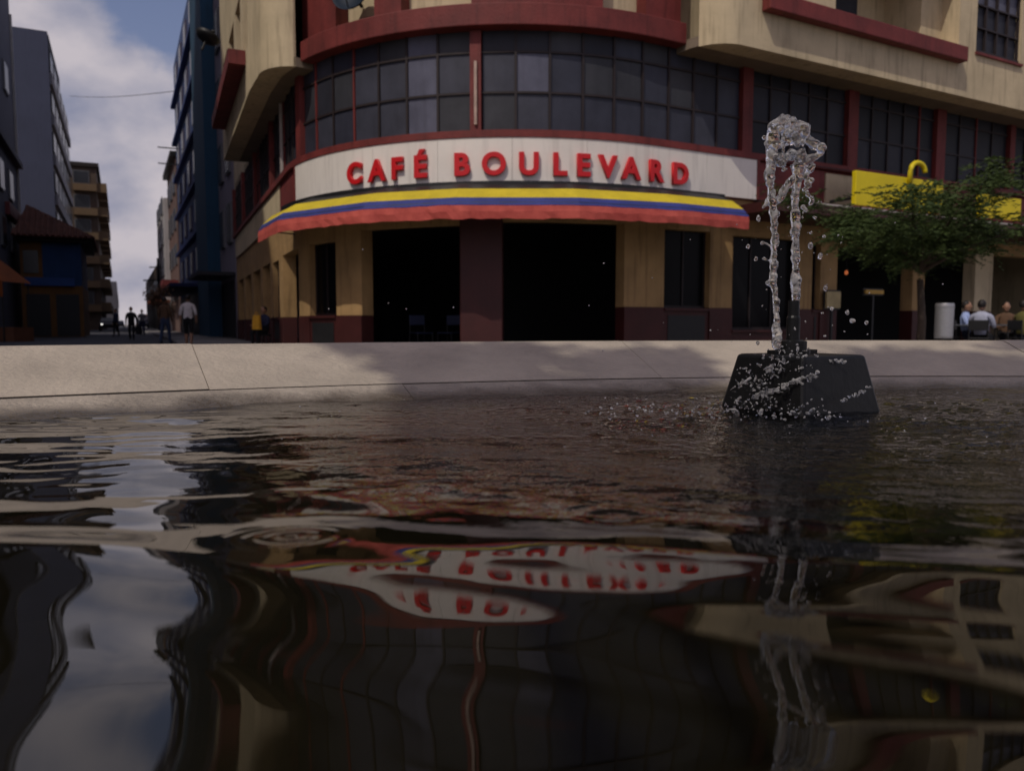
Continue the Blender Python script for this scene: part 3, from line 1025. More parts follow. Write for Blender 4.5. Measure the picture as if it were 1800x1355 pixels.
F = empty('brick_house', (Q0.x + ST_U.x * 33, Q0.y + ST_U.y * 33, 0))
tag(F, 'brown and white house behind the blue building, seen against the sky', 'house')
hpart(F, 'wall', mat('brick_brown', (0.14, 0.085, 0.07), 0.85, 0.3, 0.6, streak=0.3), 0, 12, -0.2, 10, 0, 14.2)
hpart(F, 'side_wall', mat('white_render', (0.42, 0.40, 0.40), 0.85, 0.15, 0.6, streak=0.4), 12.01, 27, -0.6, 10, 0, 12.6)
for k in range(4):
    z = 2.8 + 2.9 * k
    for l in (1.2, 5.0, 8.6):
        window(F, -1, l, l + 2.0, -0.2, z, z + 1.7)
    for l in (13.5, 18, 22.5):
        window(F, -1, l, l + 2.0, -0.6, z - 0.2, z + 1.4)
hpart(F, 'cornice', blackm, -0.1, 12.0, -0.6, 10, 14.21, 14.6)
hpart(F, 'shop_sign', mat('maroon_sign', (0.16, 0.03, 0.03), 0.6), 1.0, 5.0, -1.4, -0.21, 3.1, 4.4)
hpart(F, 'shop_awning', mat('rust_canvas', (0.22, 0.06, 0.03), 0.8), 6.0, 18, -2.2, -0.61, 2.7, 2.9)

G = empty('far_house', (Q0.x + ST_U.x * 61, Q0.y + ST_U.y * 61, 0))
tag(G, 'low dark house at the far end of the street, right side', 'house')
hpart(G, 'wall', br, 0, 60, -0.3, 10, 0, 8.2)
for l in range(2, 58, 7):
    window(G, -1, l, l + 2.5, -0.3, 4.6, 6.4)
    hpart(G, 'shop_opening', blackm, l - 0.5, l + 4, -0.34, -0.302, 0.13, 2.8)
H_ = empty('far_house', (-72, 143, 0))
tag(H_, 'low house at the far end of the street, left side', 'house')
hpart(H_, 'wall', gA, 0, 60, -10, 0, 0, 8.5)
for l in range(2, 58, 7):
    window(H_, 1, l, l + 2.5, 0, 4.6, 6.4)
T_ = empty('distant_building', (-122, 330, 0))
tag(T_, 'pale distant building closing the end of the street', 'building')
hpart(T_, 'wall', lil, 0, 10, -30, 45, 0, 4.2)
hpart(T_, 'roof', tile, -0.5, 10.5, -31, 46, 4.2, 4.8)
for a in range(-28, 44, 6):
    window(T_, 0, a, a + 2.5, 0, 1.4, 3.2)

# wire across the street
mb = MB()
p0, p1 = Vector((-50.9, 92.0, 26.9)), Vector((-23.6, 56.0, 17.0))
mb.tube([p0.lerp(p1, i / 14) - Vector((0, 0, 0.25 * math.sin(math.pi * i / 14))) for i in range(15)], 0.025, 5)
tag(mb.build('overhead_wire', blackm), 'thin dark wire strung across the sky above the street', 'wire')

# utility pole
pole = empty('utility_pole', (-37.6, 83.5, 0.12))
tag(pole, 'dark utility pole with short cross arms at the right of the street', 'pole')
mb = MB(); mb.tube([(0, 0, 0), (0, 0, 7.6)], [0.16, 0.10], 10); mb.build('shaft', blackm, pole)
mb = MB(); mb.box(-1.6, 0.3, -0.06, 0.06, 5.2, 5.35); mb.build('cross_arm', blackm, pole)
mb = MB(); mb.box(-0.9, 0.2, -0.06, 0.06, 6.6, 6.72); mb.build('cross_arm', blackm, pole)

# ------------------------------------------------------------------ fountain nozzle
noz = empty('fountain_nozzle', (JET.x, JET.y - 0.0, 0.25))
tag(noz, 'black truncated pyramid nozzle standing in the fountain water', 'fountain nozzle')
noz.rotation_euler = (0, 0, math.radians(28))
nz_m = mat('wet_black_casing', (0.006, 0.006, 0.006), 0.42, 0.5, 10, 0.08, 40, spec=0.25)
b0, t0_ = 0.235, 0.100
zt = 0.68 - 0.25
rot = math.radians(45)
mb = MB()
def sq(r, z): return [(r * math.cos(rot + k * math.pi / 2) , r * math.sin(rot + k * math.pi / 2), z) for k in range(4)]
mb.add(sq(0.262, 0.0) + sq(0.180, zt - 0.13) + sq(0.143, zt), [(0, 1, 5, 4), (1, 2, 6, 5), (2, 3, 7, 6), (3, 0, 4, 7), (4, 5, 9, 8), (5, 6, 10, 9), (6, 7, 11, 10), (7, 4, 8, 11), (8, 9, 10, 11), (3, 2, 1, 0)])
mb.v = [(x + 0.016, y - 0.008, z) for x, y, z in mb.v]
mb.build('casing', nz_m, noz, bevel=0.008)
mb = MB(); mb.lathe([(0.04, zt), (0.04, zt + 0.012), (0.032, zt + 0.012), (0.032, zt + 0.03), (0.022, zt + 0.034)], 20); mb.build('collar', nz_m, noz)
mb = MB(); mb.lathe([(0.0155, zt + 0.03), (0.0155, zt + 0.085), (0.013, zt + 0.09), (0.013, zt + 0.125), (0.010, zt + 0.125)], 16); mb.build('stem', nz_m, noz)
mb = MB(); mb.box(-0.07, 0.07, -0.012, 0.012, zt + 0.001, zt + 0.010); mb.build('cover_strap', nz_m, noz)

# ------------------------------------------------------------------ water thrown up by the jet
PX = 1.0 / 1370 * 1.85                 # metres per photo pixel at the jet's distance


def jp(x, y, dy=0.0):
    """photo measurement at the jet's distance -> metres"""
    return Vector((JET.x + (x - 1391) * PX, JET.y + dy, 0.55 + (718.5 - y) * PX * 0.965))


wj = bpy.data.materials.new('aerated_water')
wj.use_nodes = True
n_, l_ = wj.node_tree.nodes, wj.node_tree.links
pb = n_['Principled BSDF']
pb.inputs['Base Color'].default_value = (0.97, 0.97, 0.97, 1)
pb.inputs['Transmission Weight'].default_value = 1.0
pb.inputs['IOR'].default_value = 1.333
pb.inputs['Roughness'].default_value = 0.045
df = n_.new('ShaderNodeBsdfTranslucent'); df.inputs['Color'].default_value = (0.85, 0.83, 0.82, 1)
d2 = n_.new('ShaderNodeBsdfDiffuse'); d2.inputs['Color'].default_value = (0.85, 0.83, 0.82, 1)
mxa = n_.new('ShaderNodeMixShader'); mxa.inputs[0].default_value = 0.5
l_.new(df.outputs[0], mxa.inputs[1]); l_.new(d2.outputs[0], mxa.inputs[2])
nn = n_.new('ShaderNodeTexNoise'); nn.inputs['Scale'].default_value = 60; nn.inputs['Detail'].default_value = 4
tcn = n_.new('ShaderNodeTexCoord'); l_.new(tcn.outputs['Object'], nn.inputs['Vector'])
mr = n_.new('ShaderNodeMapRange'); mr.inputs['From Min'].default_value = 0.44; mr.inputs['From Max'].default_value = 0.56; mr.inputs['To Max'].default_value = 0.42
l_.new(nn.outputs['Fac'], mr.inputs['Value'])
mxs = n_.new('ShaderNodeMixShader')
l_.new(mr.outputs[0], mxs.inputs[0]); l_.new(pb.outputs[0], mxs.inputs[1]); l_.new(mxa.outputs[0], mxs.inputs[2])
l_.new(mxs.outputs[0], n_['Material Output'].inputs['Surface'])


spray_m = wj.copy(); spray_m.name = 'white_spray'
for q_ in spray_m.node_tree.nodes:
    if q_.type == 'MAP_RANGE':
        q_.inputs['From Min'].default_value = 0.36; q_.inputs['From Max'].default_value = 0.60; q_.inputs['To Max'].default_value = 0.5


def blobs_to_mesh(name, balls, voxel, amp, parent=None, freq=48.0):
    mb = MB()
    for p, r in balls:
        mb.ball(p, r, 10, 7)
    o = mb.build(name, wj)
    rm = o.modifiers.new('r', 'REMESH'); rm.mode = 'VOXEL'; rm.voxel_size = voxel
    sm = o.modifiers.new('s', 'SMOOTH'); sm.iterations = 4
    bpy.context.view_layer.update()
    me = bpy.data.meshes.new_from_object(o.evaluated_get(bpy.context.evaluated_depsgraph_get()))
    old = o.data
    o.modifiers.clear()
    o.data = me
    bpy.data.meshes.remove(old)
    nv = len(me.vertices)
    nor = [v.normal.copy() for v in me.vertices]
    for v, nn_ in zip(me.vertices, nor):
        c = v.co
        q_ = Vector((c.x, c.y, c.z * 0.6))
        h = mnoise.noise(q_ * freq) + 0.55 * mnoise.noise(q_ * freq * 2.3) + 0.16 * mnoise.noise(q_ * freq * 5.1)
        v.co = c + nn_ * h * amp
    me.polygons.foreach_set('use_smooth', [True] * len(me.polygons))
    me.materials.clear(); me.materials.append(wj)
    me.update()
    return o


def strand(path, wob_=2.0, step=3.0, depth=0.004, seed=0):
    rs = random.Random(seed)
    out = []
    for (x0, y0, r0), (x1, y1, r1) in zip(path[:-1], path[1:]):
        L_ = math.hypot(x1 - x0, y1 - y0)
        k = max(1, int(L_ / step))
        for i in range(k):
            f = i / k
            out.append((jp(x0 + (x1 - x0) * f + rs.gauss(0, wob_), y0 + (y1 - y0) * f, rs.gauss(0, depth)), (r0 + (r1 - r0) * f) * PX * 0.76 * rs.uniform(0.85, 1.1) * (1.0 + 0.55 * mnoise.noise((0.06 * (x0 + (x1 - x0) * f), 0.045 * (y0 + (y1 - y0) * f), seed * 3.7)))))
    return out


balls = []
balls += strand([(1395, 545, 9.5), (1391, 430, 10), (1388, 340, 10.5), (1390, 300, 12), (1396, 262, 15)], 0.6, 2.5, 0.0015, 1)          # rising column
balls += strand([(1410, 285, 6), (1408, 315, 6), (1412, 345, 5), (1404, 372, 4)], 2.5, 5, 0.004, 2)                                    # thread at its right
balls += strand([(1352, 212, 12), (1345, 250, 11), (1344, 300, 10), (1347, 330, 9), (1352, 372, 8.5), (1356, 420, 8.5), (1354, 452, 8), (1352, 480, 7.5), (1357, 505, 9),
                 (1361, 540, 8), (1362, 575, 9), (1365, 604, 13)], 1.2, 2.5, 0.003, 3)                                                  # falling stream
balls += strand([(1345, 330, 5), (1336, 352, 5), (1330, 362, 5)], 1.5, 4, 0.003, 4)
balls += strand([(1356, 432, 4), (1340, 420, 4), (1330, 418, 5)], 1, 4, 0.003, 5)
balls += strand([(1352, 455, 3.5), (1334, 446, 5)], 1, 4, 0.003, 5)
balls += strand([(1354, 497, 4), (1338, 488, 5)], 1, 4, 0.003, 6)
balls += strand([(1404, 278, 9), (1385, 302, 8), (1368, 328, 8), (1358, 350, 8)], 1.5, 4, 0.004, 7)                                  # slanting sheet
rb_ = random.Random(8)
for i in range(95):                                                                                                                   # the turbulent head
    a = rb_.uniform(0, 2 * math.pi); r = math.sqrt(rb_.random())
    x, y = 1371 + 34 * r * math.cos(a), 245 + 44 * r * math.sin(a)
    balls.append((jp(x, y, rb_.gauss(0, 0.016)), rb_.uniform(2.5, 8.5) * PX))
balls += strand([(1345, 215, 12), (1360, 203, 9), (1382, 212, 12), (1402, 220, 12), (1408, 238, 12), (1424, 252, 9), (1430, 262, 8), (1418, 270, 8), (1400, 276, 10)], 1.5, 4, 0.008, 9)
jet = empty('water_jet', (JET.x, JET.y, 0.80))
tag(jet, 'short jet of clear water bursting at its top and falling back', 'water jet')
o = blobs_to_mesh('water_column', balls, 0.0026, 0.0032)
o.parent = jet
o.matrix_parent_inverse = Matrix.Translation(-Vector(jet.location))

# splash on the casing and flying drops
sb = []
rs = random.Random(21)
for i in range(230):
    f = rs.random()
    x = 1366 - 96 * f + rs.gauss(0, 18)
    y = 610 + 118 * f ** 1.2 + rs.gauss(0, 18)
    p_ = jp(x, y, -0.06 - 0.09 * rs.random())
    r_ = abs(rs.gauss(0.6, 0.8)) * PX + 0.0008
    v_ = Vector((rs.gauss(-0.6, 0.6), rs.gauss(0, 0.4), rs.gauss(-0.2, 0.7))).normalized()
    for q in range(rs.choice((1, 1, 2, 3, 5))):                                 # drops drawn out along their flight
        sb.append((p_ + v_ * r_ * 1.3 * q, r_ * (1 - 0.12 * q)))
for i in range(150):                                                           # white water on the left shoulder of the casing
    f = rs.random()
    p_ = jp(1278 + 115 * f + rs.gauss(0, 9), 648 - 26 * f + rs.gauss(0, 11) + 14 * (1 - f), -0.07 - 0.08 * rs.random())
    r_ = abs(rs.gauss(0.5, 0.8)) * PX + 0.0008
    v_ = Vector((rs.gauss(-0.9, 0.5), rs.gauss(0, 0.4), rs.gauss(0.1, 0.6))).normalized()
    for q in range(rs.choice((1, 2, 3, 4))):
        sb.append((p_ + v_ * r_ * 1.3 * q, r_ * (1 - 0.12 * q)))
for i in range(70):                                                            # rope of water across the left face
    f = i / 70
    sb.append((jp(1300 + 92 * f + rs.gauss(0, 2), 688 - 40 * f + rs.gauss(0, 3), -0.11 - 0.05 * f), rs.uniform(1.5, 4) * PX))
for i in range(22):
    f = i / 22
    sb.append((jp(1432 + 72 * f, 694 - 24 * f + rs.gauss(0, 2.5), -0.15 + 0.05 * f), rs.uniform(1.0, 3) * PX))
for i in range(26):
    f = i / 26
    sb.append((jp(1395 + 60 * f, 628 + rs.gauss(0, 2), -0.1), rs.uniform(1.5, 3) * PX))
sp = blobs_to_mesh('water_splash', sb, 0.0014, 0.0011, freq=200)
sp.data.materials.clear(); sp.data.materials.append(spray_m)
tag(sp, 'spray of water breaking over the black nozzle casing', 'splash', kind='stuff')

mb = MB()
big = [(1327, 376, 5.5), (1328, 420, 4), (1331, 446, 5), (1447, 417, 6), (1436, 443, 5.5), (1447, 500, 6), (1413, 370, 3), (1429, 374, 3.5), (1423, 400, 3),
       (1461, 559, 6), (1494, 543, 5), (1503, 562, 4), (1437, 545, 3), (1447, 586, 3.5), (1471, 536, 4), (1318, 598, 3.5), (1229, 575, 2), (1442, 366, 3), (1440, 408, 3)]
for x, y, r in big:
    mb.ball(jp(x, y, rs.gauss(0, 0.05)), (r * PX * rs.uniform(0.6, 0.95), r * PX * 0.8, r * PX * rs.uniform(0.6, 1.1)), 10, 7)
for i in range(60):
    mb.ball(jp(rs.gauss(1385, 70), rs.uniform(330, 640), rs.gauss(0, 0.09)), rs.uniform(0.6, 1.6) * PX, 8, 5)
for i in range(230):                                                           # beads skipping over the water left of the casing
    x = 1010 + 390 * rs.random() ** 0.7
    p = jp(x, 718, -0.12 - 0.16 * rs.random())
    p.z = Z_W + 0.006 + abs(rs.gauss(0, 0.016))
    r = rs.uniform(0.5, 2.6) * PX
    mb.ball(p, (r, r, r * 0.9), 8, 5)
for i in range(60):
    p = Vector((rs.uniform(-0.5, 1.6), rs.uniform(1.2, 2.2), Z_W + 0.005 + abs(rs.gauss(0, 0.01))))
    mb.ball(p, rs.uniform(0.6, 1.6) * PX, 8, 5)
for i in range(16):
    p = Vector((rs.uniform(-0.6, 1.2), rs.uniform(1.0, 2.6), rs.uniform(0.65, 1.0)))
    mb.ball(p, rs.uniform(0.8, 1.5) * PX, 8, 5)
mb.v = [tuple(Vector(v) + 0.0022 * mnoise.noise_vector(Vector(v) * 150)) for v in mb.v]
dr = mb.build('water_drops', wj, smooth=True)
tag(dr, 'scattered drops of water flying around the jet', 'water drops', kind='stuff')

# ------------------------------------------------------------------ trees
bark = mat('bark', (0.085, 0.062, 0.045), 0.9, 0.4, 9, 0.6, 25, stretch=(1, 1, 0.3))
leafA = mat('leaf_green', (0.055, 0.080, 0.020), 0.7, 0.6, 6, c2=(0.016, 0.032, 0.010), spec=0.2)


def leaf_mesh(name, pts, dirs, ln, wd, m, parent):
    """pts: leaf bases, dirs: leaf axes; a folded quad for each leaf"""
    P = np.asarray(pts); D_ = np.asarray(dirs)
    D_ = D_ / np.linalg.norm(D_, axis=1, keepdims=True)
    rnd = rng.normal(size=P.shape)
    S_ = np.cross(D_, rnd); S_ /= np.linalg.norm(S_, axis=1, keepdims=True) + 1e-9
    ln = np.asarray(ln)[:, None] if hasattr(ln, '__len__') else ln
    v0 = P; v1 = P + D_ * ln * 0.5 + S_ * wd; v2 = P + D_ * ln; v3 = P + D_ * ln * 0.5 - S_ * wd
    V = np.stack([v0, v1, v2, v3], 1).reshape(-1, 3)
    k = len(P)
    me = bpy.data.meshes.new(name)
    me.vertices.add(4 * k); me.vertices.foreach_set('co', V.astype(np.float32).ravel())
    me.loops.add(4 * k); me.loops.foreach_set('vertex_index', np.arange(4 * k, dtype=np.int32))
    me.polygons.add(k); me.polygons.foreach_set('loop_start', (np.arange(k) * 4).astype(np.int32))
    me.update(calc_edges=True)
    me.materials.append(m)
    o = bpy.data.objects.new(name, me)
    return link(o, parent)


tree = empty('street_tree', (6.9, 13.2, 0.0))
tag(tree, 'small feathery green tree in front of the yellow signs', 'tree')
mb = MB()
mb.tube([(0, 0, 0), (0.03, 0.02, 0.8), (-0.04, 0.0, 1.5)], [0.085, 0.065, 0.05], 9)
rt = random.Random(4)
tips = []
for i in range(13):
    a = 2 * math.pi * i / 13 + rt.uniform(-0.2, 0.2)
    L_ = rt.uniform(1.0, 2.3)
    h = rt.uniform(0.35, 1.1)
    p = [Vector((-0.04, 0, 1.62))]
    for j in range(1, 5):
        f = j / 4
        p.append(Vector((math.cos(a) * L_ * f + rt.gauss(0, 0.05), math.sin(a) * L_ * f * 0.9 + rt.gauss(0, 0.05), 1.66 + h * 1.2 * (1 - (1 - f) ** 2) + rt.gauss(0, 0.03))))
    mb.tube(p, [0.035, 0.026, 0.018, 0.012, 0.006], 6)
    tips += [(q, a) for q in p[1:]]
mb.build('trunk', bark, tree, smooth=True)
pts, dirs = [], []
for q, a in tips:
    for s in range(34):                                                        # feathery sprays
        aa = a + rt.gauss(0, 1.0)
        L_ = rt.uniform(0.28, 0.62)
        d = Vector((math.cos(aa), math.sin(aa), rt.uniform(-0.25, 0.5)))
        b0_ = q + Vector((rt.gauss(0, 0.14), rt.gauss(0, 0.14), rt.gauss(0.05, 0.12)))
        for j in range(28):
            f = j / 28
            c = b0_ + d * L_ * f + Vector((0, 0, -0.30 * f * f * L_))
            sd_ = Vector((-d.y, d.x, rt.uniform(-0.4, 0.4))) * (1 if j % 2 else -1)
            pts.append(c); dirs.append(sd_ + d * 0.5)
keep = [i for i, q in enumerate(pts) if not (q.x > 0.95 and q.z > 2.42 + 0.1 * math.sin(q.x * 9)) and rt.random() < 0.9]
pts = [pts[i] for i in keep]; dirs = [dirs[i] for i in keep]
leaf_mesh('crown', pts, dirs, 0.085, 0.0105, leafA, tree)


# spreading tree left behind the camera: its clumps of leaves shade parts of the rim
shade = empty('shade_tree', (-1.2, -7.5, 0.0))
tag(shade, 'open crowned plaza tree beside the fountain, its shadow dappling the rim', 'tree')
SB = Vector(shade.location)
clumps = []
for tx, ty, tz, r, h in ((-0.42, 2.62, .64, .13, 6.4), (-0.25, 2.50, .62, .16, 6.5), (-0.08, 2.36, .60, .17, 6.3), (0.02, 2.58, .63, .10, 6.6), (0.12, 2.28, .58, .15, 6.6), (-0.16, 2.25, .57, .12, 6.4),
                         (0.36, 2.52, .62, .12, 6.6), (0.50, 2.56, .63, .12, 6.3), (0.40, 2.36, .58, .10, 6.5),
                         (1.30, 2.62, .61, .17, 6.8), (1.50, 2.58, .60, .16, 6.5), (1.68, 2.50, .57, .15, 6.4), (1.22, 2.42, .57, .12, 6.6), (2.05, 2.85, .65, .20, 6.7), (2.3, 2.75, .62, .2, 6.5),
                         (1.5, 2.05, .55, .3, 6.6), (2.0, 2.2, .55, .35, 6.3), (1.9, 1.6, .55, .4, 6.5), (2.6, 2.0, .55, .4, 6.8)):
    k = (h - tz) / sun_dir.z
    clumps.append((Vector((tx, ty, tz)) + sun_dir * k - SB, r))
rt2 = random.Random(31)
for i in range(34):                                                             # the rest of the crown, away from the fountain
    a = rt2.uniform(2.6, 6.8)
    rr = rt2.uniform(0.5, 3.0)
    clumps.append((Vector((math.cos(a) * rr, math.sin(a) * rr, rt2.uniform(5.2, 7.6))), rt2.uniform(0.25, 0.45)))
mb = MB()
mb.tube([(0, 0, 0), (0.05, 0.02, 1.5), (0.1, 0.1, 3.2), (0.3, 0.2, 4.6)], [0.24, 0.19, 0.16, 0.13], 12)
fork = [Vector((0.3, 0.2, 4.6)), Vector((0.2, 0.15, 4.0)), Vector((0.1, 0.1, 3.4))]
for i, (c, r) in enumerate(clumps):
    if i % 2 and i < 19: continue
    f0 = fork[i % 3]
    m_ = f0.lerp(c, 0.5) + Vector((rt2.gauss(0, .15), rt2.gauss(0, .15), 0.3))
    mb.tube([f0, m_, c], [0.06, 0.035, 0.008], 6)
mb.build('trunk', bark, shade, smooth=True)
pts, dirs = [], []
for c, r in clumps:
    for j in range(int(1900 * r)):
        d = Vector((rt2.gauss(0, 1), rt2.gauss(0, 1), rt2.gauss(0, 0.7)))
        pts.append(c + d * r * 0.55); dirs.append(Vector((rt2.gauss(0, 1), rt2.gauss(0, 1), rt2.gauss(-0.2, 0.5))))
leaf_mesh('crown', pts, dirs, 0.115, 0.03, leafA, shade)

# ------------------------------------------------------------------ people
def skin_body(J, E_, rad, root):
    names = list(J)
    me = bpy.data.meshes.new('body')
    me.from_pydata([J[k] for k in names], [(names.index(a), names.index(b)) for a, b in E_], [])
    o = bpy.data.objects.new('tmp', me)
    link(o)
    sk = o.modifiers.new('skin', 'SKIN')
    sk.use_smooth_shade = True
    lay = me.skin_vertices[0].data
    for i, k in enumerate(names):
        r = rad[k]
        lay[i].radius = r if hasattr(r, '__len__') else (r, r)
        lay[i].use_root = (k == root)
    o.modifiers.new('sub', 'SUBSURF').levels = 1
    bpy.context.view_layer.update()
    out = bpy.data.meshes.new_from_object(o.evaluated_get(bpy.context.evaluated_depsgraph_get()))
    bpy.data.objects.remove(o)
    bpy.data.meshes.remove(me)
    return out


def person(loc, rz, label, shirt, trousers, h=1.72, pose='stand', sleeves=True, shoes=None, hairc=hair, step=0.0, arms=(0.0, 0.0), group=None, shorts=False):
    """facing -Y at rz = 0"""
    e = empty('person', loc, rz)
    tag(e, label, 'person', group)
    k = h / 1.72
    if pose == 'sit': hip = 0.50
    else: hip = 0.92
    J, R_ = {}, {}
    def j(n, x, y, z, r): J[n] = (x * k, y * k, z * k); gk = 1.0 if n.startswith(('ha', 'wr', 'neck')) else 1.17; R_[n] = tuple(q * k * gk for q in r) if hasattr(r, '__len__') else r * k * gk
    j('pelvis', 0, 0, hip, (0.155, 0.115))
    j('waist', 0, 0.0, hip + 0.17, (0.14, 0.10))
    j('chest', 0, 0.0, hip + 0.36, (0.165, 0.115))
    j('neck0', 0, 0.01, hip + 0.50, (0.085, 0.07))
    j('neck', 0, 0.0, hip + 0.575, 0.055)
    E_ = [('pelvis', 'waist'), ('waist', 'chest'), ('chest', 'neck0'), ('neck0', 'neck')]
    for sx, n in ((-1, 'l'), (1, 'r')):
        st = step * sx
        if pose == 'sit':
            j('hip' + n, sx * 0.09, -0.04, hip, 0.085); j('knee' + n, sx * 0.12, -0.44, hip + 0.02, 0.06)
            j('ankle' + n, sx * 0.12, -0.40, 0.09, 0.042); j('toe' + n, sx * 0.13, -0.54, 0.04, 0.038)
        else:
            j('hip' + n, sx * 0.09, 0, hip - 0.07, 0.088); j('knee' + n, sx * 0.10, -0.02 - st * 0.5, 0.49, 0.062)
            j('ankle' + n, sx * 0.10, 0.02 - st * 0.9, 0.09 + max(0, -st) * 0.12, 0.044); j('toe' + n, sx * 0.12, -0.13 - st * 0.95, 0.04, 0.040)
        j('sh' + n, sx * 0.185, 0.01, hip + 0.45, 0.062)
        a = arms[0 if sx < 0 else 1]
        if pose == 'sit':
            j('el' + n, sx * 0.24, -0.10, hip + 0.22, 0.045); j('wr' + n, sx * 0.16, -0.33, hip + 0.22, 0.032); j('ha' + n, sx * 0.13, -0.40, hip + 0.22, 0.034)
        else:
            j('el' + n, sx * 0.25, 0.03 - a * 0.4, hip + 0.19, 0.045); j('wr' + n, sx * 0.25, -0.05 - a, hip - 0.04 + a * 0.7, 0.032); j('ha' + n, sx * 0.245, -0.07 - a * 1.15, hip - 0.12 + a * 0.8, 0.036)
        E_ += [('pelvis', 'hip' + n), ('hip' + n, 'knee' + n), ('knee' + n, 'ankle' + n), ('ankle' + n, 'toe' + n),
               ('neck0', 'sh' + n), ('sh' + n, 'el' + n), ('el' + n, 'wr' + n), ('wr' + n, 'ha' + n)]
    me = skin_body(J, E_, R_, 'pelvis')
    # head with face, ears, fingers joined into the same mesh
    bm = bmesh.new(); bm.from_mesh(me)
    nb = len(bm.faces)
    mb = MB()
    hz = (hip + 0.70) * k
    mb.ball((0, -0.012 * k, hz), (0.077 * k, 0.096 * k, 0.118 * k), 14, 10)
    mb.ball((0, -0.035 * k, hz - 0.075 * k), (0.05 * k, 0.06 * k, 0.05 * k), 10, 6)
    mb.ball((0, -0.108 * k, hz - 0.015 * k), (0.013 * k, 0.018 * k, 0.024 * k), 8, 5)
    mb.ball((0, -0.094 * k, hz - 0.062 * k), (0.024 * k, 0.010 * k, 0.008 * k), 8, 5)
    for sx in (-1, 1):
        mb.ball((sx * 0.031 * k, -0.094 * k, hz + 0.012 * k), 0.011 * k, 8, 5)
        mb.ball((sx * 0.078 * k, 0.0, hz - 0.005 * k), (0.012 * k, 0.02 * k, 0.03 * k), 8, 5)
        n = 'l' if sx < 0 else 'r'
        ha, wr = Vector(J['ha' + n]), Vector(J['wr' + n])
        d = (ha - wr).normalized()
        side = Vector((0, 1, 0)) if abs(d.y) < 0.8 else Vector((1, 0, 0))
        side = (side - d * side.dot(d)).normalized()
        for f, ln in zip((-1.5, -0.5, 0.5, 1.5), (0.065, 0.08, 0.076, 0.058)):
            p0 = ha + side * f * 0.017 * k + d * 0.015 * k
            curl = d.cross(side) * 0.018 * k * (1 if sx > 0 else -1)
            mb.tube([p0, p0 + d * ln * 0.5 * k + curl * 0.3, p0 + d * ln * k + curl], [0.009 * k, 0.0085 * k, 0.006 * k], 6)
        p0 = ha - side * 0.028 * k
        mb.tube([p0, p0 - side * 0.028 * k + d * 0.02 * k, p0 - side * 0.034 * k + d * 0.05 * k], [0.011 * k, 0.010 * k, 0.007 * k], 6)
    tm = bpy.data.meshes.new('t'); tm.from_pydata(mb.v, [], mb.f)
    bm.from_mesh(tm); bpy.data.meshes.remove(tm)
    segs = [(a, b, Vector(J[a]), Vector(J[b])) for a, b in E_]
    bm.faces.ensure_lookup_table()
    shz = 0.30 * k
    for i, f in enumerate(bm.faces):
        f.smooth = True
        if i >= nb: f.material_index = 0; continue
        c = f.calc_center_median()
        best, bd = None, 9
        for a, b, A_, B_ in segs:
            ab = B_ - A_
            t_ = max(0, min(1, (c - A_).dot(ab) / ab.length_squared))
            dd = (c - (A_ + ab * t_)).length - 0.5 * (R_[a][0] if hasattr(R_[a], '__len__') else R_[a])
            if dd < bd: bd, best = dd, (a, b)
        a, b = best
        if b == 'neck': mi = 0
        elif b.startswith(('hip', 'knee')) : mi = 2
        elif b.startswith('ankle'): mi = 0 if shorts else 2
        elif b.startswith('toe'): mi = 3
        elif b.startswith('ha'): mi = 0
        elif b.startswith('wr'): mi = 1 if sleeves else 0
        elif b == 'waist' and c.z < (hip + 0.05) * k: mi = 2
        else: mi = 1
        f.material_index = mi
    me.materials.clear()
    bm.to_mesh(me); bm.free()
    for q in (skin, shirt, trousers, shoes or blackm): me.materials.append(q)
    me.name = 'body'
    link(bpy.data.objects.new('body', me), e)
    hb = MB()
    hb.ball((0, 0.012 * k, hz + 0.028 * k), (0.088 * k, 0.098 * k, 0.105 * k), 14, 8)
    hb.v = [(x, y, max(z, hz - 0.05 * k) if y > -0.02 * k else max(z, hz + 0.06 * k)) for x, y, z in hb.v]
    hb.build('hair', hairc, e, smooth=True)
    return e


def cloth(n, c): return mat('cloth_' + n, c, 0.9, 0.2, 12, 0.3, 60)


white_c, black_c, jean, brown_c = cloth('white', (0.62, 0.58, 0.58)), cloth('black', (0.008, 0.008, 0.010)), cloth('denim', (0.035, 0.05, 0.10)), cloth('brown', (0.10, 0.055, 0.03))
grey_c, sky_c, navy_c, yel_c = cloth('grey', (0.22, 0.20, 0.21)), cloth('light_blue', (0.30, 0.38, 0.62)), cloth('navy', (0.02, 0.025, 0.06)), cloth('yellow', (0.65, 0.34, 0.03))


def at_px(x, Y): return ((x - 900) / 1370 * Y, Y)


X_, Y_ = at_px(333, 26.6)
person((X_, Y_, 0.004), math.pi + 0.2, 'person in white T-shirt and dark shorts walking away up the street', white_c, black_c, 1.72, step=0.16, sleeves=False, shorts=True)
X_, Y_ = at_px(292, 29.5)
person((X_, Y_, 0.004), math.pi - 0.2, 'person in brown jacket and blue jeans walking left of the white T-shirt', brown_c, jean, 1.74, step=-0.15)
X_, Y_ = at_px(233, 36)
pb_ = person((X_, Y_, 0.004), 0.3, 'person all in black standing in the middle of the street', black_c, black_c, 1.52, step=0.12)
bagm = MB(); bagm.box(0.20, 0.44, -0.12, 0.14, 0.28, 0.66)
bg_ = bagm.build('shoulder_bag', black_c, bevel=0.05); bg_.location = (X_, Y_, 0)
tag(bg_, 'black bag hanging at the side of the person in black', 'bag')

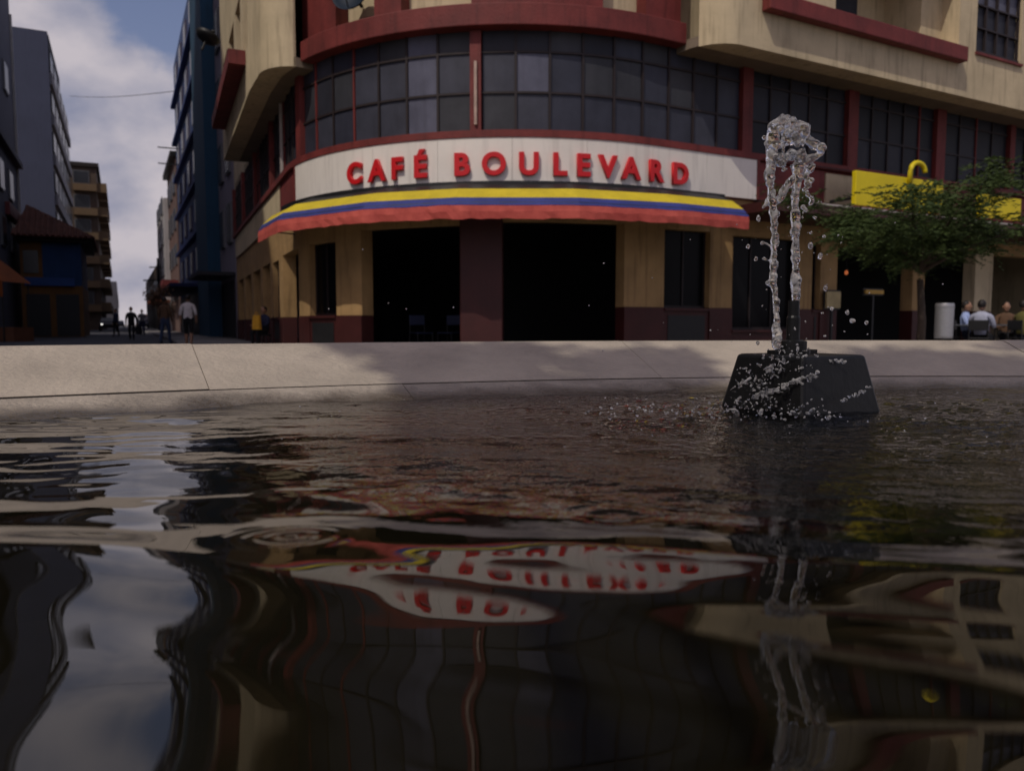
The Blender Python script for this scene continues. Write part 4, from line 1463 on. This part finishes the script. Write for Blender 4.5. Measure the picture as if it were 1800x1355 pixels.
# seated person with yellow bag by the corner shop
X_, Y_ = at_px(466, 22.3)
person((X_, Y_, 0.10), -0.5, 'person in dark clothes sitting by the wall with a yellow bag', navy_c, black_c, 1.5, pose='sit')
st = empty('stool', (X_, Y_ + 0.02, 0.10))
tag(st, 'low dark stool under the person with the yellow bag', 'stool')
mb = MB(); mb.lathe([(0.17, 0.33), (0.18, 0.345), (0.18, 0.365), (0.16, 0.375)], 18); mb.build('seat', blackm, st)
for a in range(4):
    t_ = a * math.pi / 2 + 0.6
    mb = MB(); mb.tube([(0.13 * math.cos(t_), 0.13 * math.sin(t_), 0.335), (0.17 * math.cos(t_), 0.17 * math.sin(t_), 0)], 0.014, 6); mb.build('leg', blackm, st)
mb = MB()
mb.add([(-0.13, -0.05, 0.0), (0.13, -0.05, 0.0), (0.13, 0.06, 0.0), (-0.13, 0.06, 0.0), (-0.10, -0.035, 0.40), (0.10, -0.035, 0.40), (0.10, 0.045, 0.40), (-0.10, 0.045, 0.40)],
       [(3, 2, 1, 0), (4, 5, 6, 7), (0, 1, 5, 4), (1, 2, 6, 5), (2, 3, 7, 6), (3, 0, 4, 7)])
mb.tube([(-0.05, 0, 0.39), (-0.04, 0, 0.48), (0.04, 0, 0.48), (0.05, 0, 0.39)], 0.012, 6)
yb = mb.build('tote_bag', yel_c, bevel=0.015); yb.location = (X_ - 0.08, Y_ - 0.42, 0.60); yb.rotation_euler = (0, 0, -0.4)
tag(yb, 'bright yellow bag on the lap of the seated person in the side street', 'bag')

# ------------------------------------------------------------------ terrace furniture and guests
def chair_proto():
    e = empty('cafe_chair', (0, 0, 0))
    mb = MB(); mb.box(-0.20, 0.20, -0.20, 0.20, 0.43, 0.46); mb.build('seat', blackm, e, bevel=0.012)
    mb = MB(); mb.box(-0.19, 0.19, 0.185, 0.21, 0.62, 0.84); mb.build('backrest', blackm, e, bevel=0.01)
    for x in (-0.18, 0.18):
        mb = MB(); mb.tube([(x, -0.18, 0.43), (x * 1.08, -0.20, 0)], 0.013, 6); mb.build('leg', blackm, e)
        mb = MB(); mb.tube([(x * 1.08, 0.24, 0), (x, 0.19, 0.44), (x, 0.205, 0.84)], 0.013, 6); mb.build('leg', blackm, e)
    return e


def table_proto():
    e = empty('cafe_table', (0, 0, 0))
    mb = MB(); mb.lathe([(0.36, 0.71), (0.38, 0.72), (0.38, 0.735), (0.36, 0.745)], 28); mb.build('table_top', mat('table_grey', (0.10, 0.11, 0.13), 0.4), e)
    mb = MB(); mb.tube([(0, 0, 0.02), (0, 0, 0.712)], 0.03, 10); mb.build('leg', blackm, e)
    mb = MB(); mb.lathe([(0.24, 0.0), (0.24, 0.012), (0.05, 0.03), (0.03, 0.05)], 24); mb.build('base', blackm, e)
    return e


chp, tbp = chair_proto(), table_proto()
first = [True, True]
ZP = 0.096
seat_spots = [  # x px, depth, turn, shirt, trousers, where
    (1695, 17.8, 0.9, sky_c, navy_c, 'person in light blue shirt seated just right of the steel bin'),
    (1722, 17.0, 2.4, cloth('pale', (0.36, 0.38, 0.48)), black_c, 'person in pale shirt seated with back turned, second from the bin'),
    (1765, 18.4, -0.4, brown_c, black_c, 'person in brown top seated at the terrace near the right edge'),
    (1796, 17.2, 1.8, cloth('olive', (0.12, 0.11, 0.03)), navy_c, 'person in olive top seated at the very right edge')]
for i, (px, Y, rz, sh, trs, lab) in enumerate(seat_spots):
    X = (px - 900) / 1370 * Y
    z = 0.0 if Y < 17.9 else 0.0
    person((X, Y, z), rz, lab, sh, trs, 1.66, pose='sit', sleeves=False)
    c = chp if first[0] else copy_tree(chp); first[0] = False
    c.location = (X - 0.02 * math.sin(rz), Y + 0.02 * math.cos(rz), z); c.rotation_euler = (0, 0, rz)
    tag(c, 'dark metal cafe chair carrying the ' + lab.split(' seated')[0], 'chair', 'chairs on the cafe terrace')
for i, (px, Y, lab) in enumerate(((1708, 17.45, 'small round table between the two guests nearest the steel bin'), (1782, 17.7, 'small round table between the guests at the right edge'))):
    c = tbp if first[1] else copy_tree(tbp); first[1] = False
    c.location = ((px - 900) / 1370 * Y, Y, 0)
    tag(c, lab, 'table', 'tables on the cafe terrace')
# two empty chairs inside the left doorway
for s, off, rz, lab in ((-2.5, -0.9, 0.6, 'left of two dark empty chairs inside the wide doorway left of the red column'), (-1.9, -1.3, -0.5, 'right of two dark empty chairs inside the wide doorway left of the red column')):
    c = copy_tree(chp); p = fpt(s, off, 0.112); c.location = p; c.rotation_euler = (0, 0, rz)
    tag(c, lab, 'chair')
    blue_ch = mat('chair_blue', (0.014, 0.02, 0.055), 0.5)
    for q in c.children:
        if not q.name.startswith('leg'):
            q.data = q.data.copy(); q.data.materials.clear(); q.data.materials.append(blue_ch)

# steel litter bin on a post
X_, Y_ = at_px(1657, 16.5)
bn = empty('litter_bin', (X_, Y_, 0))
tag(bn, 'cylindrical brushed steel litter bin raised on a post by the terrace', 'litter bin')
mb = MB(); mb.lathe([(0.165, 0.45), (0.175, 0.46), (0.18, 0.50), (0.18, 1.16), (0.172, 1.19), (0.15, 1.19), (0.145, 1.0), (0.02, 0.98)], 32); mb.build('drum', steel, bn, smooth=False)
mb = MB(); mb.tube([(0, 0, 0), (0, 0, 0.46)], 0.035, 10); mb.build('post', blackm, bn)
mb = MB(); mb.lathe([(0.182, 1.10), (0.186, 1.105), (0.186, 1.135), (0.182, 1.14)], 32); mb.build('band', steel, bn)
mb = MB(); mb.box(-0.14, 0.14, -0.14, 0.14, 0, 0.015); mb.build('base_plate', blackm, bn)

# menu light box, ochre board and small red lamp at the back of the terrace
def wall_board(name, s0, s1, z0, z1, off, m, label, cat):
    e = empty(name, fpt((s0 + s1) / 2, off, z0))
    tag(e, label, cat)
    iv = Matrix.Translation(-Vector(e.location))
    spart('panel', m, fbox(s0, s1, z0, z1, off, off + 0.05), e, iv)
    spart('frame', blackm, fbox(s0 - 0.04, s1 + 0.04, z0 - 0.04, z1 + 0.04, off - 0.03, off - 0.002), e, iv)
    spart('standard', blackm, fbox((s0 + s1) / 2 - 0.03, (s0 + s1) / 2 + 0.03, 0.11, z0 - 0.042, off - 0.03, off + 0.01), e, iv)


wall_board('menu_board', 8.35, 8.85, 1.15, 1.55, 0.12, mat('menu_cream', (0.42, 0.33, 0.16), 0.6, 0.3, 5), 'small cream menu board beside the water jet, under the tree', 'menu board')
wall_board('notice_board', 9.75, 10.45, 1.52, 1.62, 0.15, mat('notice_ochre', (0.5, 0.3, 0.06), 0.6), 'narrow ochre board under the tree at the back of the terrace', 'board')

# ------------------------------------------------------------------ stall at the left edge
X_, Y_ = at_px(6, 34)
stl = empty('market_stall', (X_, Y_, 0.0))
tag(stl, 'orange canopied market stall at the left edge of the picture', 'stall')
org = mat('orange_canvas', (0.26, 0.07, 0.015), 0.8, 0.3, 1.5)
mb = MB()
mb.add([(-1.4, -1.0, 2.75), (0.75, -1.0, 2.55), (0.75, 1.0, 2.55), (-1.4, 1.0, 2.75), (-0.4, 0, 3.9)], [(0, 1, 4), (1, 2, 4), (2, 3, 4), (3, 0, 4), (3, 2, 1, 0)])
mb.build('canopy', org, stl)
mb = MB(); mb.add([(-1.4, -1.01, 2.2), (0.76, -1.01, 1.9), (0.76, -1.01, 2.56), (-1.4, -1.01, 2.76)], [(0, 1, 2, 3)]); o = mb.build('canopy_skirt', org, stl)
sm = o.modifiers.new('t', 'SOLIDIFY'); sm.thickness = 0.02
for x, y in ((-1.3, -0.9), (0.66, -0.9), (0.66, 0.9), (-1.3, 0.9)):
    mb = MB(); mb.tube([(x, y, 0), (x, y, 2.6)], 0.03, 8); mb.build('post', blackm, stl)
mb = MB(); mb.box(-1.3, 1.0, -0.8, 0.6, 0.0, 0.62); mb.build('counter', mat('brown_counter', (0.15, 0.06, 0.03), 0.7, 0.3, 2), stl)

# ------------------------------------------------------------------ parked and passing cars far down the street
def car_proto():
    e = empty('car', (0, 0, 0))
    mb = MB()
    prof = [(-2.0, 0.35), (-2.05, 0.75), (-1.9, 0.95), (-1.1, 1.0), (-0.55, 1.42), (0.9, 1.45), (1.6, 1.02), (2.0, 0.95), (2.08, 0.6), (2.0, 0.35)]
    n = len(prof)
    v = []
    for y in (-0.82, 0.82):
        for x, z in prof:
            yy = y * (0.84 if z > 1.2 else 1.0)
            v.append((yy, x, z))
    mb.add(v, [(i, (i + 1) % n, n + (i + 1) % n, n + i) for i in range(n)] + [tuple(range(n - 1, -1, -1)), tuple(range(n, 2 * n))])
    mb.build('body', mat('car_paint_dark', (0.02, 0.02, 0.025), 0.25, 0.1, 2), e, bevel=0.05)
    mb = MB(); mb.add([(-0.70, -1.08, 1.03), (0.70, -1.08, 1.03), (0.62, -0.62, 1.40), (-0.62, -0.62, 1.40)], [(0, 1, 2, 3)])
    mb.v = [(x, y - 0.03, z + 0.02) for x, y, z in mb.v]
    mb.build('windscreen', win_dark, e)
    for y in (-1.3, 1.35):
        for x in (-0.80, 0.80):
            mb = MB(); mb.tube([(x - 0.1, y, 0.32), (x + 0.1, y, 0.32)], 0.32, 18); mb.build('wheel', blackm, e)
    hl = bpy.data.materials.get('headlight_glass') or bpy.data.materials.new('headlight_glass')
    hl.use_nodes = True
    hl.node_tree.nodes['Principled BSDF'].inputs['Emission Color'].default_value = (1, 0.97, 0.9, 1)
    hl.node_tree.nodes['Principled BSDF'].inputs['Emission Strength'].default_value = 2.5
    for x in (-0.6, 0.6):
        mb = MB(); mb.ball((x, -2.03, 0.74), (0.12, 0.05, 0.07), 10, 6); mb.build('headlight', hl, e)
    return e


cp = car_proto()
rzs = math.atan2(-ST_U.x, ST_U.y)
for i, (px, Y, turn, lab) in enumerate(((193, 84, 0.0, 'dark car with lit headlight coming down the street, furthest left'), (252, 118, math.pi, 'small dark car far down the street near its right side'), (212, 150, math.pi, 'tiny dark car at the far end of the street'))):
    c = cp if i == 0 else copy_tree(cp)
    c.location = ((px - 900) / 1370 * Y, Y, 0.005); c.rotation_euler = (0, 0, rzs + turn)
    tag(c, lab, 'car', 'cars down the side street')

# ------------------------------------------------------------------ unseen block added left of the plaza to shade the side street
ob = empty('added_shade_block', (-32.5, 13, 0))
tag(ob, 'tall grey block added out of view left of the plaza to shade the street', 'building')
mb = MB(); mb.box(-12, 12, -15, 15, 0, 38); mb.build('wall', gA, ob)
mb = MB(); mb.box(-12.3, 12.3, -15.3, 15.3, 38, 38.6); mb.build('cornice', kerb_m, ob)
wm1, wm2 = MB(), MB()
wm1.box(0, 0.06, -1.0, 1.0, 0, 1.8); wm2.box(-1.0, 1.0, -0.06, 0, 0, 1.8)
first_ = None
for k in range(10):
    for j in range(9):
        if first_ is None:
            o = first_ = wm1.build('window', win_dark, ob)
        else:
            o = first_.copy(); link(o, ob)
        o.location = (12.0, -13.2 + 3.3 * j, 2.0 + 3.3 * k)

# small brown-leaved street tree and two more walkers in the side street
X_, Y_ = at_px(286, 41)
bt_ = empty('street_tree', (X_, Y_, 0.0))
tag(bt_, 'small brown leaved tree in the side street beside the walkers', 'tree')
mb = MB(); mb.tube([(0, 0, 0), (0.03, 0, 0.9), (0, 0.02, 1.9)], [0.06, 0.05, 0.03], 8)
pts, dirs = [], []
for i in range(9):
    a = i * 0.7
    tip = Vector((0.45 * math.cos(a), 0.45 * math.sin(a), 1.5 + 0.13 * i))
    mb.tube([(0, 0, 1.2 + 0.05 * i), tip], [0.02, 0.006], 5)
    for j in range(110):
        pts.append(tip + Vector((rt2.gauss(0, .17), rt2.gauss(0, .17), rt2.gauss(0, .16)))); dirs.append(Vector((rt2.gauss(0, 1), rt2.gauss(0, 1), rt2.gauss(-.3, .6))))
mb.build('trunk', bark, bt_)
leaf_mesh('crown', pts, dirs, 0.13, 0.035, mat('brown_leaf', (0.20, 0.11, 0.06), 0.8, 0.5, 6, c2=(0.07, 0.035, 0.02)), bt_)
X_, Y_ = at_px(252, 52)
person((X_, Y_, 0.004), 0.4, 'person in grey shirt far up the street, beside the dark car', grey_c, navy_c, 1.70, step=0.15)
X_, Y_ = at_px(206, 47)
person((X_, Y_, 0.004), -0.6, 'person in dark blue at the left kerb of the side street', navy_c, black_c, 1.65, step=-0.12)
# conduit on the side street glazing
cpart('conduit', mat('pale_trim', (0.5, 0.44, 0.4)), -8.25, -8.19, 4.62, 6.45, 0.02, 0.09)
cpart('cable', blackm, 6.1, 9.3, 4.50, 4.515, 0.14, 0.155)

# small orange lantern glowing in the dark terrace room
p_ = fpt(10.0, -0.6, 2.1)
ln = empty('lantern', p_)
tag(ln, 'tiny glowing orange lantern in the dark doorway under the tree', 'lantern')
lm_ = bpy.data.materials.new('lantern_glow'); lm_.use_nodes = True
b_ = lm_.node_tree.nodes['Principled BSDF']
b_.inputs['Base Color'].default_value = (0.6, 0.15, 0.05, 1); b_.inputs['Emission Color'].default_value = (1, 0.25, 0.08, 1); b_.inputs['Emission Strength'].default_value = 0.6
mb = MB(); mb.ball((0, 0, 0), (0.045, 0.045, 0.06), 12, 8); mb.build('globe', lm_, ln, smooth=True)
mb = MB(); mb.tube([(0, 0, 0.09), (0, 0, 1.2)], 0.008, 6); mb.build('cord', blackm, ln)
mb = MB(); mb.lathe([(0.05, 0.07), (0.05, 0.09), (0.02, 0.11)], 12); mb.build('cap', blackm, ln)
